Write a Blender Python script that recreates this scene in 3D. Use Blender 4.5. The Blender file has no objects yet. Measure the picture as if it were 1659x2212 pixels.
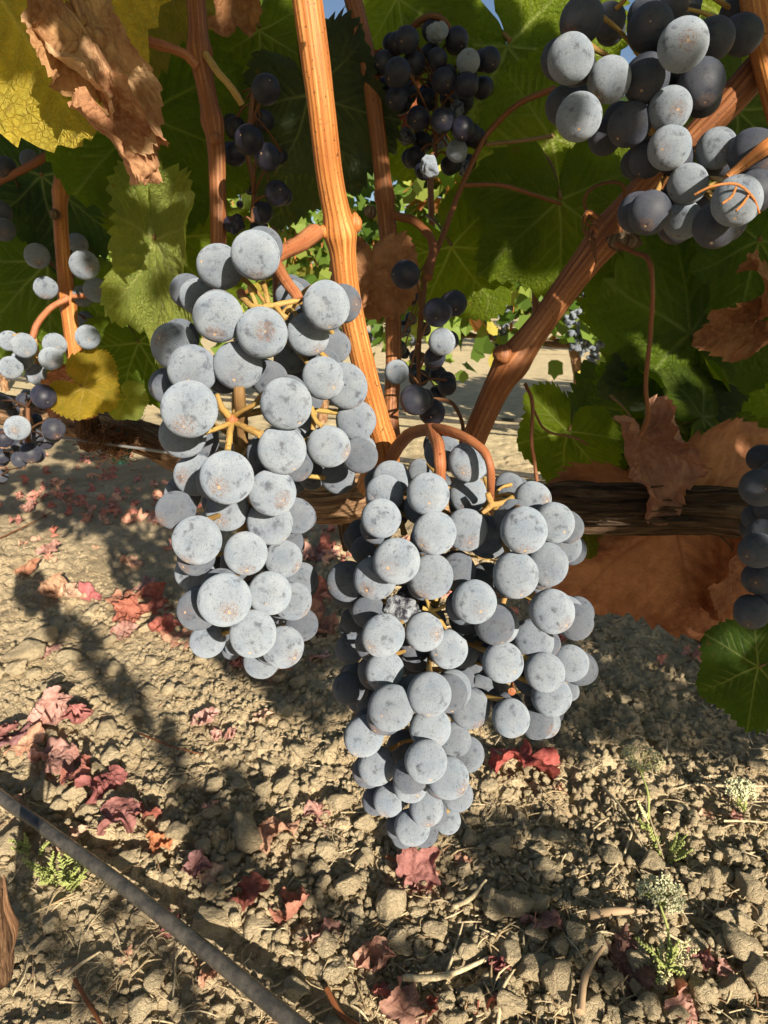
import bpy, math, random
import numpy as np
from mathutils import Vector, Matrix
random.seed(7); RNG = np.random.default_rng(11)
R_ = math.radians
sc = bpy.context.scene
col = sc.collection

# ------------------------------------------------------------------ camera, world, sun, exposure
FPX = 1500.0; CXP = 829.5; CYP = 1106.0
CAM = np.array((0.0, 0.0, 0.60)); PITCH = R_(18)
F = np.array((0, math.cos(PITCH), -math.sin(PITCH)))
U = np.array((0, math.sin(PITCH), math.cos(PITCH)))
Rt = np.array((1.0, 0, 0))
cd = bpy.data.cameras.new('camera'); cam = bpy.data.objects.new('camera', cd); col.objects.link(cam)
cam.location = CAM; cam.rotation_euler = (R_(90) - PITCH, 0, 0)
cd.sensor_fit = 'HORIZONTAL'; cd.sensor_width = 24.0; cd.lens = 24.0 * FPX / 1659.0
cd.clip_start = 0.01; cd.clip_end = 400
cd.dof.use_dof = True; cd.dof.focus_distance = 0.25; cd.dof.aperture_fstop = 48
sc.camera = cam
SAZ, SEL = R_(24), R_(21)
SUN = np.array((math.sin(SAZ) * math.cos(SEL), -math.cos(SAZ) * math.cos(SEL), math.sin(SEL)))
w = bpy.data.worlds.new('World'); sc.world = w; w.use_nodes = True
nt = w.node_tree; bg = nt.nodes['Background']; sky = nt.nodes.new('ShaderNodeTexSky')
sky.sky_type = 'NISHITA'; sky.sun_disc = False; sky.sun_elevation = SEL; sky.sun_rotation = math.pi - SAZ
nt.links.new(sky.outputs[0], bg.inputs[0]); bg.inputs[1].default_value = 0.05; sky.dust_density = 1.0; sky.air_density = 0.8
sd = bpy.data.lights.new('sun', 'SUN'); sd.energy = 5.0; sd.angle = R_(0.53); sd.color = (1.0, 0.905, 0.75)
sun = bpy.data.objects.new('sun', sd); col.objects.link(sun)
sun.rotation_euler = Vector(SUN).to_track_quat('Z', 'Y').to_euler(); sun.location = (1, -3, 3)
sc.view_settings.view_transform = 'Standard'; sc.view_settings.look = 'None'
sc.view_settings.gamma = 1; sc.view_settings.use_curve_mapping = False
sc.view_settings.exposure = 1.05
sc.render.engine = 'CYCLES'
sc.cycles.max_bounces = 6; sc.cycles.diffuse_bounces = 2; sc.cycles.transparent_max_bounces = 8

# ------------------------------------------------------------------ maths helpers
def P(x, y, d):
    return CAM + d * (F + Rt * (x - CXP) / FPX + U * (CYP - y) / FPX)
def proj(p):
    q = np.asarray(p) - CAM; z = q @ F
    return CXP + FPX * (q @ Rt) / z, CYP - FPX * (q @ U) / z, z
def G(x, y, z=0.0):
    v = F + Rt * (x - CXP) / FPX + U * (CYP - y) / FPX
    return CAM + v * ((z - CAM[2]) / v[2])
def hsh(ix, iy, iz, s=0):
    with np.errstate(over='ignore'):
        h = (ix.astype(np.int64) * 374761393 + iy.astype(np.int64) * 668265263 + iz.astype(np.int64) * 1440670441 + s * 974634777) & 0xffffffff
        h = ((h ^ (h >> 13)) * 1274126177) & 0xffffffff
        h = (h ^ (h >> 16)) & 0xffffff
    return h / 16777215.0
def vn(p, s=0):
    p = np.atleast_2d(p); i = np.floor(p).astype(np.int64); f = p - i; f = f * f * (3 - 2 * f)
    r = 0
    for a in (0, 1):
        for b in (0, 1):
            for c in (0, 1):
                wgt = (f[:, 0] if a else 1 - f[:, 0]) * (f[:, 1] if b else 1 - f[:, 1]) * (f[:, 2] if c else 1 - f[:, 2])
                r = r + wgt * hsh(i[:, 0] + a, i[:, 1] + b, i[:, 2] + c, s)
    return r * 2 - 1
def fbm(p, o=4, s=0):
    r = 0; a = 1.0; p = np.atleast_2d(p).astype(float)
    for k in range(o):
        r = r + a * vn(p, s + k); p = p * 2.03; a *= .5
    return r / 1.9
def worley2(x, y, s=0):
    ix = np.floor(x).astype(np.int64); iy = np.floor(y).astype(np.int64); best = np.full(x.shape, 9.0); idv = np.zeros(x.shape)
    for a in (-1, 0, 1):
        for b in (-1, 0, 1):
            cx = ix + a; cy = iy + b; z = cx * 0
            px = cx + .15 + .7 * hsh(cx, cy, z, s); py = cy + .15 + .7 * hsh(cx, cy, z, s + 1)
            d = (px - x) ** 2 + (py - y) ** 2
            m = d < best; best = np.where(m, d, best); idv = np.where(m, hsh(cx, cy, z, s + 2), idv)
    return np.sqrt(best), idv
def catmull(pts, n=10):
    pts = [np.asarray(p, float) for p in pts]
    if len(pts) < 3:
        return [pts[0] + (pts[-1] - pts[0]) * t / n for t in range(n + 1)]
    P_ = [2 * pts[0] - pts[1]] + pts + [2 * pts[-1] - pts[-2]]
    out = []
    for i in range(1, len(P_) - 2):
        a, b, c, d = P_[i - 1:i + 3]
        for k in range(n):
            t = k / n
            out.append(.5 * ((2 * b) + (c - a) * t + (2 * a - 5 * b + 4 * c - d) * t * t + (3 * b - a - 3 * c + d) * t ** 3))
    out.append(pts[-1]); return out

# ------------------------------------------------------------------ mesh building
class MB:
    def __init__(s): s.v = []; s.f = []; s.n = 0; s.a = []; s.uv = []
    def add(s, v, f, a=None):
        v = np.asarray(v, float); f = np.asarray(f)
        s.v.append(v); s.f.append((f + s.n)); s.n += len(v)
        s.a.append(np.zeros((len(v), 4)) if a is None else np.asarray(a, float))
    def mesh(s, name, smooth=True):
        me = bpy.data.meshes.new(name)
        V = np.concatenate(s.v); me.vertices.add(len(V)); me.vertices.foreach_set('co', V.astype(np.float32).ravel())
        ls = []; tot = []
        for f in s.f:
            ls.append(f.ravel()); tot.append(np.full(len(f), f.shape[1]))
        L = np.concatenate(ls).astype(np.int32); T = np.concatenate(tot).astype(np.int32)
        me.loops.add(len(L)); me.loops.foreach_set('vertex_index', L)
        me.polygons.add(len(T)); st = np.concatenate(([0], np.cumsum(T)[:-1])).astype(np.int32)
        me.polygons.foreach_set('loop_start', st); me.polygons.foreach_set('loop_total', T)
        me.polygons.foreach_set('use_smooth', np.full(len(T), smooth))
        A = np.concatenate(s.a)
        at = me.attributes.new('pat', 'FLOAT_COLOR', 'POINT'); at.data.foreach_set('color', A.astype(np.float32).ravel())
        me.update(); me.validate(); return me
    def build(s, name, mat, parent=None, smooth=True):
        me = s.mesh(name, smooth); me.materials.append(mat)
        return link(name, me, parent)
def link(name, me, parent=None):
    o = bpy.data.objects.new(name, me); col.objects.link(o)
    if parent is not None: o.parent = parent
    return o
def tag(o, label=None, cat=None, group=None, kind=None):
    if label: o['label'] = label
    if cat: o['category'] = cat
    if group: o['group'] = group
    if kind: o['kind'] = kind
    return o
def empty(name, label, cat, group=None, loc=(0, 0, 0)):
    o = bpy.data.objects.new(name, None); col.objects.link(o); o.location = loc; o.empty_display_size = .01
    return tag(o, label, cat, group)

def tube(mb, pts, rad, ns=12, n=8, ridge=None, jit=0.0, seed=0, cap=True, flat=1.0):
    C = np.array(catmull(pts, n)); m = len(C)
    rad = np.atleast_1d(rad).astype(float)
    r = np.interp(np.linspace(0, 1, m), np.linspace(0, 1, len(rad)), rad) if len(rad) > 1 else np.full(m, rad[0])
    T = np.gradient(C, axis=0); T /= np.linalg.norm(T, axis=1)[:, None] + 1e-12
    ref = np.array((0, 0, 1.0)) if abs(T[0][2]) < .9 else np.array((1.0, 0, 0))
    N = np.cross(T[0], ref); N /= np.linalg.norm(N); Ns = [N]
    for i in range(1, m):
        N = N - T[i] * (N @ T[i]); N /= np.linalg.norm(N) + 1e-12; Ns.append(N)
    Ns = np.array(Ns); B = np.cross(T, Ns)
    S = np.concatenate(([0], np.cumsum(np.linalg.norm(np.diff(C, axis=0), axis=1))))
    th = np.linspace(0, 2 * np.pi, ns, endpoint=False)
    TH, SS = np.meshgrid(th, S)
    rr = np.repeat(r[:, None], ns, 1)
    rv = np.zeros(TH.size)
    if ridge:
        rg0 = ridge(TH, SS); rr = rr * (1 + rg0); rv = rg0.ravel() / max(1e-6, np.abs(rg0).max())
    if jit:
        q = np.stack([np.cos(TH).ravel() * 1.3 + seed, np.sin(TH).ravel() * 1.3, SS.ravel() / (rad.mean() * 2.2)], 1)
        rr = rr * (1 + jit * fbm(q, 3, seed).reshape(rr.shape))
    V = C[:, None, :] + rr[..., None] * (np.cos(TH)[..., None] * Ns[:, None, :] + flat * np.sin(TH)[..., None] * B[:, None, :])
    V = V.reshape(-1, 3)
    i = np.arange(m - 1)[:, None] * ns; j = np.arange(ns)[None, :]; j2 = (j + 1) % ns
    f = np.stack([i + j, i + j2, i + ns + j2, i + ns + j], -1).reshape(-1, 4)
    a = np.stack([TH.ravel() / (2 * np.pi), SS.ravel(), rv, np.ones(TH.size)], 1)
    mb.add(V, f, a)
    if cap:
        for e, (k, d_) in enumerate(((0, -1), (m - 1, 1))):
            c = C[k] + T[k] * d_ * r[k] * .35
            ring = np.arange(ns) + k * ns + (mb.n - len(V)) * 0
            base = V[k * ns:(k + 1) * ns]
            vv = np.vstack([base, c[None]]); tri = np.array([(q, (q + 1) % ns, ns) if d_ > 0 else ((q + 1) % ns, q, ns) for q in range(ns)])
            aa = np.zeros((ns + 1, 4)); aa[:, 1] = S[k]; aa[:, 0] = np.append(th / 6.283, 0)
            mb.add(vv, tri, aa)
_ico = {}
def ico(sub):
    if sub not in _ico:
        import bmesh
        b = bmesh.new(); bmesh.ops.create_icosphere(b, subdivisions=sub, radius=1.0)
        b.verts.ensure_lookup_table()
        v = np.array([x.co[:] for x in b.verts]); f = np.array([[q.index for q in x.verts] for x in b.faces]); b.free()
        _ico[sub] = (v, f)
    return _ico[sub]

# ------------------------------------------------------------------ materials
class NG:
    def __init__(s, name):
        s.m = bpy.data.materials.new(name); s.m.use_nodes = True; s.t = s.m.node_tree
        s.b = s.t.nodes['Principled BSDF']; s.out = s.t.nodes['Material Output']
    def n(s, typ, **k):
        o = s.t.nodes.new('ShaderNode' + typ)
        for a, v in k.items():
            if a.startswith('i_'):
                key = a[2:]; key = int(key) if key.isdigit() else key.replace('_', ' ')
                s.put(v, o.inputs[key])
            else: setattr(o, a, v)
        return o
    def put(s, v, sock):
        if isinstance(v, bpy.types.NodeSocket): s.t.links.new(v, sock)
        elif isinstance(v, bpy.types.Node): s.t.links.new(v.outputs[0], sock)
        else:
            if sock.type == 'RGBA' and len(v) == 3: v = (*v, 1)
            sock.default_value = v
    def ramp(s, f, stops, interp='LINEAR'):
        r = s.t.nodes.new('ShaderNodeValToRGB'); s.put(f, r.inputs[0]); e = r.color_ramp; e.interpolation = interp
        while len(e.elements) < len(stops): e.elements.new(.5)
        for el, (p, c) in zip(e.elements, stops):
            el.position = p; el.color = (c, c, c, 1) if isinstance(c, (int, float)) else (*c, 1)
        return r.outputs[0]
    def mix(s, f, a, b, mode='MIX'):
        r = s.t.nodes.new('ShaderNodeMix'); r.data_type = 'RGBA'; r.blend_type = mode
        s.put(f, r.inputs[0]); s.put(a, r.inputs[6]); s.put(b, r.inputs[7]); return r.outputs[2]
    def math(s, op, a, b=0.0, c=None):
        r = s.t.nodes.new('ShaderNodeMath'); r.operation = op; s.put(a, r.inputs[0]); s.put(b, r.inputs[1])
        if c is not None: s.put(c, r.inputs[2])
        return r.outputs[0]
    def noise(s, vec, scale, detail=4, rough=.55, dist=0.0):
        r = s.n('TexNoise'); s.put(vec, r.inputs['Vector']); r.inputs['Scale'].default_value = scale
        r.inputs['Detail'].default_value = detail; r.inputs['Roughness'].default_value = rough; r.inputs['Distortion'].default_value = dist
        return r.outputs[0]
    def vor(s, vec, scale, feature='F1', out=0):
        r = s.n('TexVoronoi'); r.feature = feature; s.put(vec, r.inputs['Vector']); r.inputs['Scale'].default_value = scale
        return r.outputs[out]
    def bump(s, h, strength, dist, nrm=None):
        r = s.n('Bump'); r.inputs['Strength'].default_value = strength; r.inputs['Distance'].default_value = dist
        s.put(h, r.inputs['Height'])
        if nrm is not None: s.put(nrm, r.inputs['Normal'])
        return r.outputs[0]
    def base(s, c, rough=.6, normal=None, spec=.3):
        s.put(c, s.b.inputs['Base Color']); s.put(rough, s.b.inputs['Roughness']); s.b.inputs['Specular IOR Level'].default_value = spec
        if normal is not None: s.put(normal, s.b.inputs['Normal'])
        return s.m
def simple(name, c, rough=.7):
    g = NG(name); return g.base(c, rough)

def mat_grape(name='grape_skin', far=False):
    g = NG(name); tc = g.n('TexCoord'); oi = g.n('ObjectInfo'); g.b.inputs['Diffuse Roughness'].default_value = 1.0
    off = g.math('MULTIPLY', oi.outputs['Random'], 57.0)
    v = g.n('VectorMath', operation='ADD'); g.put(tc.outputs['Object'], v.inputs[0]); g.put(off, v.inputs[1])
    vec = v.outputs[0]
    sep = g.n('SeparateColor'); g.put(oi.outputs['Color'], sep.inputs[0]); bloom_shade = sep.outputs[0]; rus = sep.outputs[1]
    a = g.noise(vec, 2.0, 6, .6); b = g.noise(vec, 9, 4, .7, .8); sp = g.noise(vec, 23, 3, .68)
    sc1 = g.n('Mapping'); g.put(vec, sc1.inputs[0]); sc1.inputs['Scale'].default_value = (3, 22, 9); sc1.inputs['Rotation'].default_value = (.6, .4, .9)
    scr = g.noise(sc1, 1.0, 3, .6, 1.2)
    m = g.ramp(a, [(.31, .38), (.43, .93), (.7, 1.0)])
    m2 = g.ramp(b, [(.25, .25), (.36, .85), (.5, 1.0)])
    m3 = g.ramp(sp, [(.33, .05), (.375, 1.0)])
    m4 = g.ramp(scr, [(.31, .10), (.365, 1.0)])
    k = g.math('MULTIPLY', g.math('MULTIPLY', m, m2), g.math('MULTIPLY', m3, m4))
    k = g.math('MULTIPLY', k, bloom_shade)  # real bloom, plus shade painted in by thinning it on some berries
    tint = g.ramp(g.noise(vec, 1.3, 3), [(.3, (.190, .226, .276)), (.7, (.258, .286, .322))])
    skin = g.ramp(g.noise(vec, 3, 3), [(.35, (.007, .009, .022)), (.7, (.024, .020, .032))])
    c = g.mix(k, skin, tint)
    # stylar scar with russet net round the pole of the berry
    ln = g.n('VectorMath', operation='DISTANCE'); g.put(tc.outputs['Object'], ln.inputs[0]); ln.inputs[1].default_value = (0, 0, -1.0)
    dist = ln.outputs['Value']
    net = g.math('MULTIPLY', g.ramp(g.noise(vec, 11, 6, .75, 1.5), [(.50, 0.0), (.56, 1.0)]), g.ramp(dist, [(.0, 1.0), (.32, .75), (.5, 0.0)]))
    net = g.math('MULTIPLY', net, rus)
    c = g.mix(net, c, (.17, .085, .04))
    c = g.mix(g.ramp(dist, [(.05, 1.0), (.075, 0.0)]), c, (.38, .26, .15))
    bm = g.bump(k, .12, .02, g.bump(g.noise(vec, 60, 3, .6), .08, .02))
    rr = g.ramp(k, [(0.0, .42), (.5, .85)])
    return g.base(c, rr, bm, .3)
def mat_raisin():
    g = NG('shrivelled_skin'); tc = g.n('TexCoord')
    k = g.ramp(g.noise(tc.outputs['Object'], 3, 5, .7), [(.42, 0.0), (.6, 1.0)])
    return g.base(g.mix(k, (.02, .018, .03), (.26, .28, .31)), .5, g.bump(g.noise(tc.outputs['Object'], 9, 4), .4, .1), .4)
def mat_cane(name, c0, c1, c2):
    g = NG(name); at = g.n('Attribute'); at.attribute_name = 'pat'; tc = g.n('TexCoord')
    mp = g.n('Mapping'); g.put(at.outputs['Vector'], mp.inputs[0]); mp.inputs['Scale'].default_value = (26, 22, 1)
    st = g.noise(mp, 1.0, 5, .6, .3)
    c = g.ramp(st, [(.33, c0), (.5, c1), (.68, c2)])
    sx = g.n('SeparateColor'); g.put(at.outputs['Color'], sx.inputs[0]); rid = sx.outputs[2]
    c = g.mix(g.ramp(rid, [(.0, .45), (.25, .0)]) , c, c0)
    c = g.mix(g.ramp(rid, [(.35, 0.0), (.75, .45)]) , c, c2)
    big = g.noise(tc.outputs['Object'], 38, 3)
    c = g.mix(g.ramp(big, [(.35, 0.0), (.7, .55)]), c, c0)
    sp = g.ramp(g.noise(tc.outputs['Object'], 900, 2), [(.30, 1.0), (.36, 0.0)])
    c = g.mix(g.math('MULTIPLY', sp, .8), c, (.03, .012, .006))
    return g.base(c, .55, g.bump(st, .5, .0006), .35)
def mat_bark():
    g = NG('bark'); at = g.n('Attribute'); at.attribute_name = 'pat'; tc = g.n('TexCoord')
    mp = g.n('Mapping'); g.put(at.outputs['Vector'], mp.inputs[0]); mp.inputs['Scale'].default_value = (24, 26, 1)
    st = g.noise(mp, 1.0, 8, .7, .8)
    c = g.ramp(st, [(.32, (.02, .012, .008)), (.48, (.12, .078, .05)), (.66, (.30, .22, .15))])
    oi = g.n('ObjectInfo')
    c = g.mix(1.0, c, oi.outputs['Color'], 'MULTIPLY')
    return g.base(c, .9, g.bump(st, .9, .002, g.bump(g.noise(tc.outputs['Object'], 300, 5), .5, .001)), .15)
def mat_leaf(name, dry=False):
    g = NG(name); at = g.n('Attribute'); at.attribute_name = 'pat'; tc = g.n('TexCoord'); oi = g.n('ObjectInfo')
    sep = g.n('SeparateColor'); g.put(at.outputs['Color'], sep.inputs[0]); vein = sep.outputs[0]; edge = sep.outputs[1]
    off = g.math('MULTIPLY', oi.outputs['Random'], 31.0)
    v = g.n('VectorMath', operation='ADD'); g.put(tc.outputs['Object'], v.inputs[0]); g.put(off, v.inputs[1]); vec = v.outputs[0]
    base = oi.outputs['Color']
    n1 = g.noise(vec, 2.2, 5, .6); n2 = g.noise(vec, 14, 4, .65)
    fine = g.vor(vec, 26, 'DISTANCE_TO_EDGE'); fine = g.ramp(fine, [(.0, 1.0), (.09, 0.0)])
    if not dry:
        c = g.mix(g.ramp(n1, [(.35, 0.0), (.65, 1.0)]), base, g.mix(1.0, base, (.62, .70, .8), 'MULTIPLY'))
        c = g.mix(g.ramp(n2, [(.3, .25), (.7, 0.0)]), c, (.10, .12, .02))
        c = g.mix(g.math('MULTIPLY', fine, .16), c, g.mix(1.0, base, (2.2, 1.9, 2.4), 'MULTIPLY'))
        c = g.mix(g.math('MULTIPLY', vein, .9), c, g.mix(.3, (.30, .34, .15), g.mix(1.0, base, (2.3, 2.0, 2.6), 'MULTIPLY')))
        spot = g.math('MULTIPLY', g.ramp(g.noise(vec, 5, 6, .75), [(.60, 0.0), (.66, 1.0)]), g.ramp(edge, [(.55, 0.0), (1.0, .9)]))
        c = g.mix(spot, c, (.20, .11, .03))
        rough = .42; amt = .5
    else:
        c = g.mix(g.ramp(n1, [(.35, 0.0), (.62, 1.0)]), base, g.mix(1.0, base, (.50, .40, .38), 'MULTIPLY'))
        c = g.mix(g.ramp(n2, [(.42, 0.0), (.75, .45)]), c, g.mix(1.0, base, (1.35, 1.4, 1.4), 'MULTIPLY'))
        c = g.mix(g.math('MULTIPLY', fine, .18), c, g.mix(1.0, base, (.45, .35, .3), 'MULTIPLY'))
        c = g.mix(g.math('MULTIPLY', vein, .7), c, g.mix(1.0, base, (.5, .4, .35), 'MULTIPLY'))
        rough = .7; amt = .2
    h = g.math('SUBTRACT', g.math('MULTIPLY', n2, .6), g.math('MULTIPLY', vein, .5))
    h = g.math('SUBTRACT', h, g.math('MULTIPLY', fine, .25))
    g.base(c, rough, g.bump(h, .3 if dry else .7, .03), .3)
    tr = g.n('BsdfTranslucent'); tcx = g.mix(1.0, c, (1.7, 1.75, .5) if not dry else (1.5, 1.0, .6), 'MULTIPLY'); g.put(tcx, tr.inputs[0])
    mx = g.n('MixShader'); mx.inputs[0].default_value = amt
    g.t.links.new(g.b.outputs[0], mx.inputs[1]); g.t.links.new(tr.outputs[0], mx.inputs[2]); g.t.links.new(mx.outputs[0], g.out.inputs[0])
    return g.m
def mat_leafmass(name, stops):
    g = NG(name); ge = g.n('NewGeometry')
    c = g.ramp(ge.outputs['Random Per Island'], stops)
    g.base(c, .55, None, .25)
    tr = g.n('BsdfTranslucent'); g.put(g.mix(1.0, c, (1.4, 1.4, .5), 'MULTIPLY'), tr.inputs[0])
    mx = g.n('MixShader'); mx.inputs[0].default_value = .35
    g.t.links.new(g.b.outputs[0], mx.inputs[1]); g.t.links.new(tr.outputs[0], mx.inputs[2]); g.t.links.new(mx.outputs[0], g.out.inputs[0])
    return g.m
def mat_soil():
    g = NG('soil'); ge = g.n('NewGeometry'); pos = ge.outputs['Position']
    a = g.noise(pos, 7, 6, .6); b = g.noise(pos, 160, 6, .7); c3 = g.noise(pos, 900, 3, .7)
    c = g.ramp(a, [(.3, (.35, .265, .16)), (.5, (.48, .375, .23)), (.72, (.61, .485, .305))])
    c = g.mix(g.ramp(b, [(.3, .45), (.6, 0.0)]), c, (.17, .125, .08))
    c = g.mix(g.ramp(c3, [(.55, 0.0), (.8, .45)]), c, (.60, .50, .33))
    # dry straw mulch between the farther rows
    sx = g.n('SeparateXYZ'); g.put(pos, sx.inputs[0])
    nrow = g.math('ADD', g.math('MULTIPLY', sx.outputs[0], .459), g.math('MULTIPLY', sx.outputs[1], .888))
    far = g.math('ADD', nrow, g.math('MULTIPLY', a, .5))
    mp = g.n('Mapping'); g.put(pos, mp.inputs[0]); mp.inputs['Rotation'].default_value = (0, 0, R_(27)); mp.inputs['Scale'].default_value = (12, 60, 10)
    straw = g.ramp(g.noise(mp, 1.0, 6, .7), [(.32, (.42, .33, .19)), (.55, (.76, .62, .38)), (.75, (.85, .73, .48))])
    c = g.mix(g.ramp(far, [(.0, 0.0), (1.0, 1.0)]), c, c)
    r2 = g.n('MapRange'); g.put(far, r2.inputs[0]); r2.inputs[1].default_value = 2.3; r2.inputs[2].default_value = 3.0
    c = g.mix(r2.outputs[0], c, straw)
    cr = g.vor(pos, 110, 'DISTANCE_TO_EDGE'); crk = g.ramp(cr, [(.0, 0.0), (.12, 1.0)])
    h = g.math('ADD', g.math('MULTIPLY', b, .7), g.math('MULTIPLY', crk, .25)); h = g.math('ADD', h, g.math('MULTIPLY', c3, .25))
    return g.base(c, .95, g.bump(h, .8, .006), .1)
def mat_clod():
    g = NG('clod_soil'); tc = g.n('TexCoord'); oi = g.n('ObjectInfo'); ge = g.n('NewGeometry'); pos = ge.outputs['Position']
    b = g.noise(pos, 190, 8, .75); c3 = g.noise(pos, 1100, 3, .7); a = g.noise(pos, 25, 4)
    c = g.ramp(a, [(.3, (.46, .36, .22)), (.7, (.65, .525, .335))])
    c = g.mix(g.ramp(b, [(.3, .5), (.55, 0.0)]), c, (.14, .10, .065))
    c = g.mix(g.ramp(c3, [(.5, 0.0), (.8, .5)]), c, (.64, .54, .36))
    cr = g.ramp(g.vor(pos, 150, 'DISTANCE_TO_EDGE'), [(.0, 0.0), (.1, 1.0)])
    h = g.math('ADD', g.math('MULTIPLY', b, .8), g.math('MULTIPLY', c3, .3)); h = g.math('ADD', h, g.math('MULTIPLY', cr, .15))
    return g.base(c, .95, g.bump(h, 1.0, .008), .1)
def mat_hose():
    g = NG('hose_rubber'); ge = g.n('NewGeometry'); pos = ge.outputs['Position']
    d = g.ramp(g.noise(pos, 60, 6, .7), [(.4, 0.0), (.7, .8)]); sx = g.n('SeparateXYZ'); g.put(ge.outputs['Normal'], sx.inputs[0])
    c = g.mix(d, (.035, .033, .03), (.12, .105, .085))
    return g.base(c, .27, g.bump(g.noise(pos, 400, 3), .2, .0006), .5)
def mat_twig():
    g = NG('dry_straw'); ge = g.n('NewGeometry')
    c = g.ramp(ge.outputs['Random Per Island'], [(0, (.36, .25, .13)), (.4, (.55, .43, .25)), (.8, (.68, .57, .37)), (1, (.28, .15, .08))])
    return g.base(g.mix(g.ramp(g.noise(ge.outputs['Position'], 300, 3), [(.4, .5), (.6, 0.0)]), c, (.2, .13, .07)), .8)
M = dict(grape=mat_grape(), raisin=mat_raisin(), bark=mat_bark(), leaf=mat_leaf('leaf_green'), dry=mat_leaf('leaf_dry', True),
         cane=mat_cane('cane_orange', (.28, .085, .02), (.50, .195, .048), (.68, .35, .12)),
         cane2=mat_cane('cane_brown', (.14, .045, .016), (.29, .108, .036), (.43, .20, .08)),
         soil=mat_soil(), clod=mat_clod(), hose=mat_hose(), twig=mat_twig(),
         red=mat_cane('peduncle_red', (.25, .075, .03), (.42, .17, .07), (.50, .29, .13)),
         green=mat_cane('rachis_green', (.32, .14, .05), (.44, .38, .09), (.52, .46, .16)),
         tendril=simple('tendril_brown', (.14, .06, .025)), tape=simple('green_tape', (.02, .12, .10), .5),
         petiole=mat_cane('petiole', (.16, .07, .03), (.30, .20, .07), (.33, .28, .10)),
         wood=simple('cut_wood', (.40, .27, .16)), wire=simple('wire_steel', (.22, .22, .22), .4))
M['cane'].name = 'cane_orange'

# ------------------------------------------------------------------ ground
ROWN = np.array((.459, .888)); ROWU = np.array((.888, -.459))
def height(x, y):
    x = np.asarray(x, float); y = np.asarray(y, float)
    z0 = np.zeros_like(x); n = x * ROWN[0] + y * ROWN[1]; r = np.hypot(x, y)
    q = lambda s: np.stack([x.ravel() * s, y.ravel() * s, z0.ravel()], 1)
    h = .014 * fbm(q(2.1), 3, 5).reshape(x.shape) + .008 * fbm(q(9), 4, 15).reshape(x.shape)
    dens = np.clip(.5 + fbm(q(3.3), 2, 33).reshape(x.shape) * 1.3, 0, 1)
    fade = np.clip(1.6 - r * .45, .12, 1) * np.where(n < .40, .35, 1.0)
    for cell, amp, s in ((.045, .017, 40), (.022, .011, 50), (.011, .006, 60)):
        d, idv = worley2(x / cell, y / cell, s)
        dome = np.sqrt(np.clip(1 - (d / (.35 + .3 * idv)) ** 2, 0, 1))
        h = h + amp * dome * (.35 + .65 * idv) * fade * (dens if cell > .03 else (.4 + .6 * dens))
    h = h + .0025 * fbm(q(130), 3, 75).reshape(x.shape) * fade
    return h - .01
def hgt(x, y): return float(height(np.array([x]), np.array([y]))[0])
def make_ground():
    az = np.concatenate([np.linspace(-180, -44, 26)[:-1], np.linspace(-44, 44, 520), np.linspace(44, 180, 26)[1:-1]])
    rr = np.concatenate([np.linspace(.0, .33, 8)[1:-1], .33 * (3.2 / .33) ** np.linspace(0, 1, 480), 3.2 * (150 / 3.2) ** np.linspace(0, 1, 90)[1:]])
    A, RR = np.meshgrid(np.radians(az), rr); X = RR * np.sin(A); Y = RR * np.cos(A)
    Z = height(X, Y) * np.clip((20 - RR) / 10, 0, 1); na, nr = len(az), len(rr)
    V = np.stack([X.ravel(), Y.ravel(), Z.ravel()], 1)
    V = np.vstack([V, [[0, 0, -.01]]])
    i = np.arange(nr - 1)[:, None] * na; j = np.arange(na)[None, :]; j2 = (j + 1) % na
    f = np.stack([i + j, i + na + j, i + na + j2, i + j2], -1).reshape(-1, 4)
    mb = MB(); mb.add(V, f); c = len(V) - 1
    mb.f.append(np.array([(q, (q + 1) % na, c) for q in range(na)]))
    o = mb.build('ground', M['soil']); tag(o, kind='structure')
    return o
make_ground()

# clods -----------------------------------------------------------------
def clod_mesh(sub, seed, name):
    v, f = ico(sub); s = seed * 7.3
    v = v.copy(); n = v / np.linalg.norm(v, axis=1)[:, None]
    # faceted lump: clip by random planes, then roughen
    rg = np.random.default_rng(seed); r = np.ones(len(v)) * 1.15
    for k in range(11):
        d = rg.normal(size=3); d /= np.linalg.norm(d); h = rg.uniform(.6, .95)
        c = n @ d; r = np.where(c > .05, np.minimum(r, h / np.maximum(c, .05)), r)
    r = r * (1 + .12 * fbm(n * 1.6 + s, 2, seed)) + .06 * fbm(n * 6 + s, 3, seed + 3)
    if sub >= 4: r = r + .06 * fbm(n * 11 + s, 3, seed + 9) - .05 * np.clip(1 - np.abs(fbm(n * 5 + s, 2, seed + 21)) * 6, 0, 1)
    v = n * r[:, None] * np.array((1, rg.uniform(.75, 1), rg.uniform(.6, .85)))
    return v, f
CL = []
for k in range(9):
    v, f = clod_mesh(4, 100 + k, 'clod'); mb = MB(); mb.add(v, f); me = mb.mesh('soil_clod'); me.materials.append(M['clod']); CL.append(me)
def rot3():
    q = RNG.normal(size=4); q /= np.linalg.norm(q); a, b, c, d = q
    return np.array([[1 - 2 * (c * c + d * d), 2 * (b * c - a * d), 2 * (b * d + a * c)], [2 * (b * c + a * d), 1 - 2 * (b * b + d * d), 2 * (c * d - a * b)], [2 * (b * d - a * c), 2 * (c * d + a * b), 1 - 2 * (b * b + c * c)]])
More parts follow.
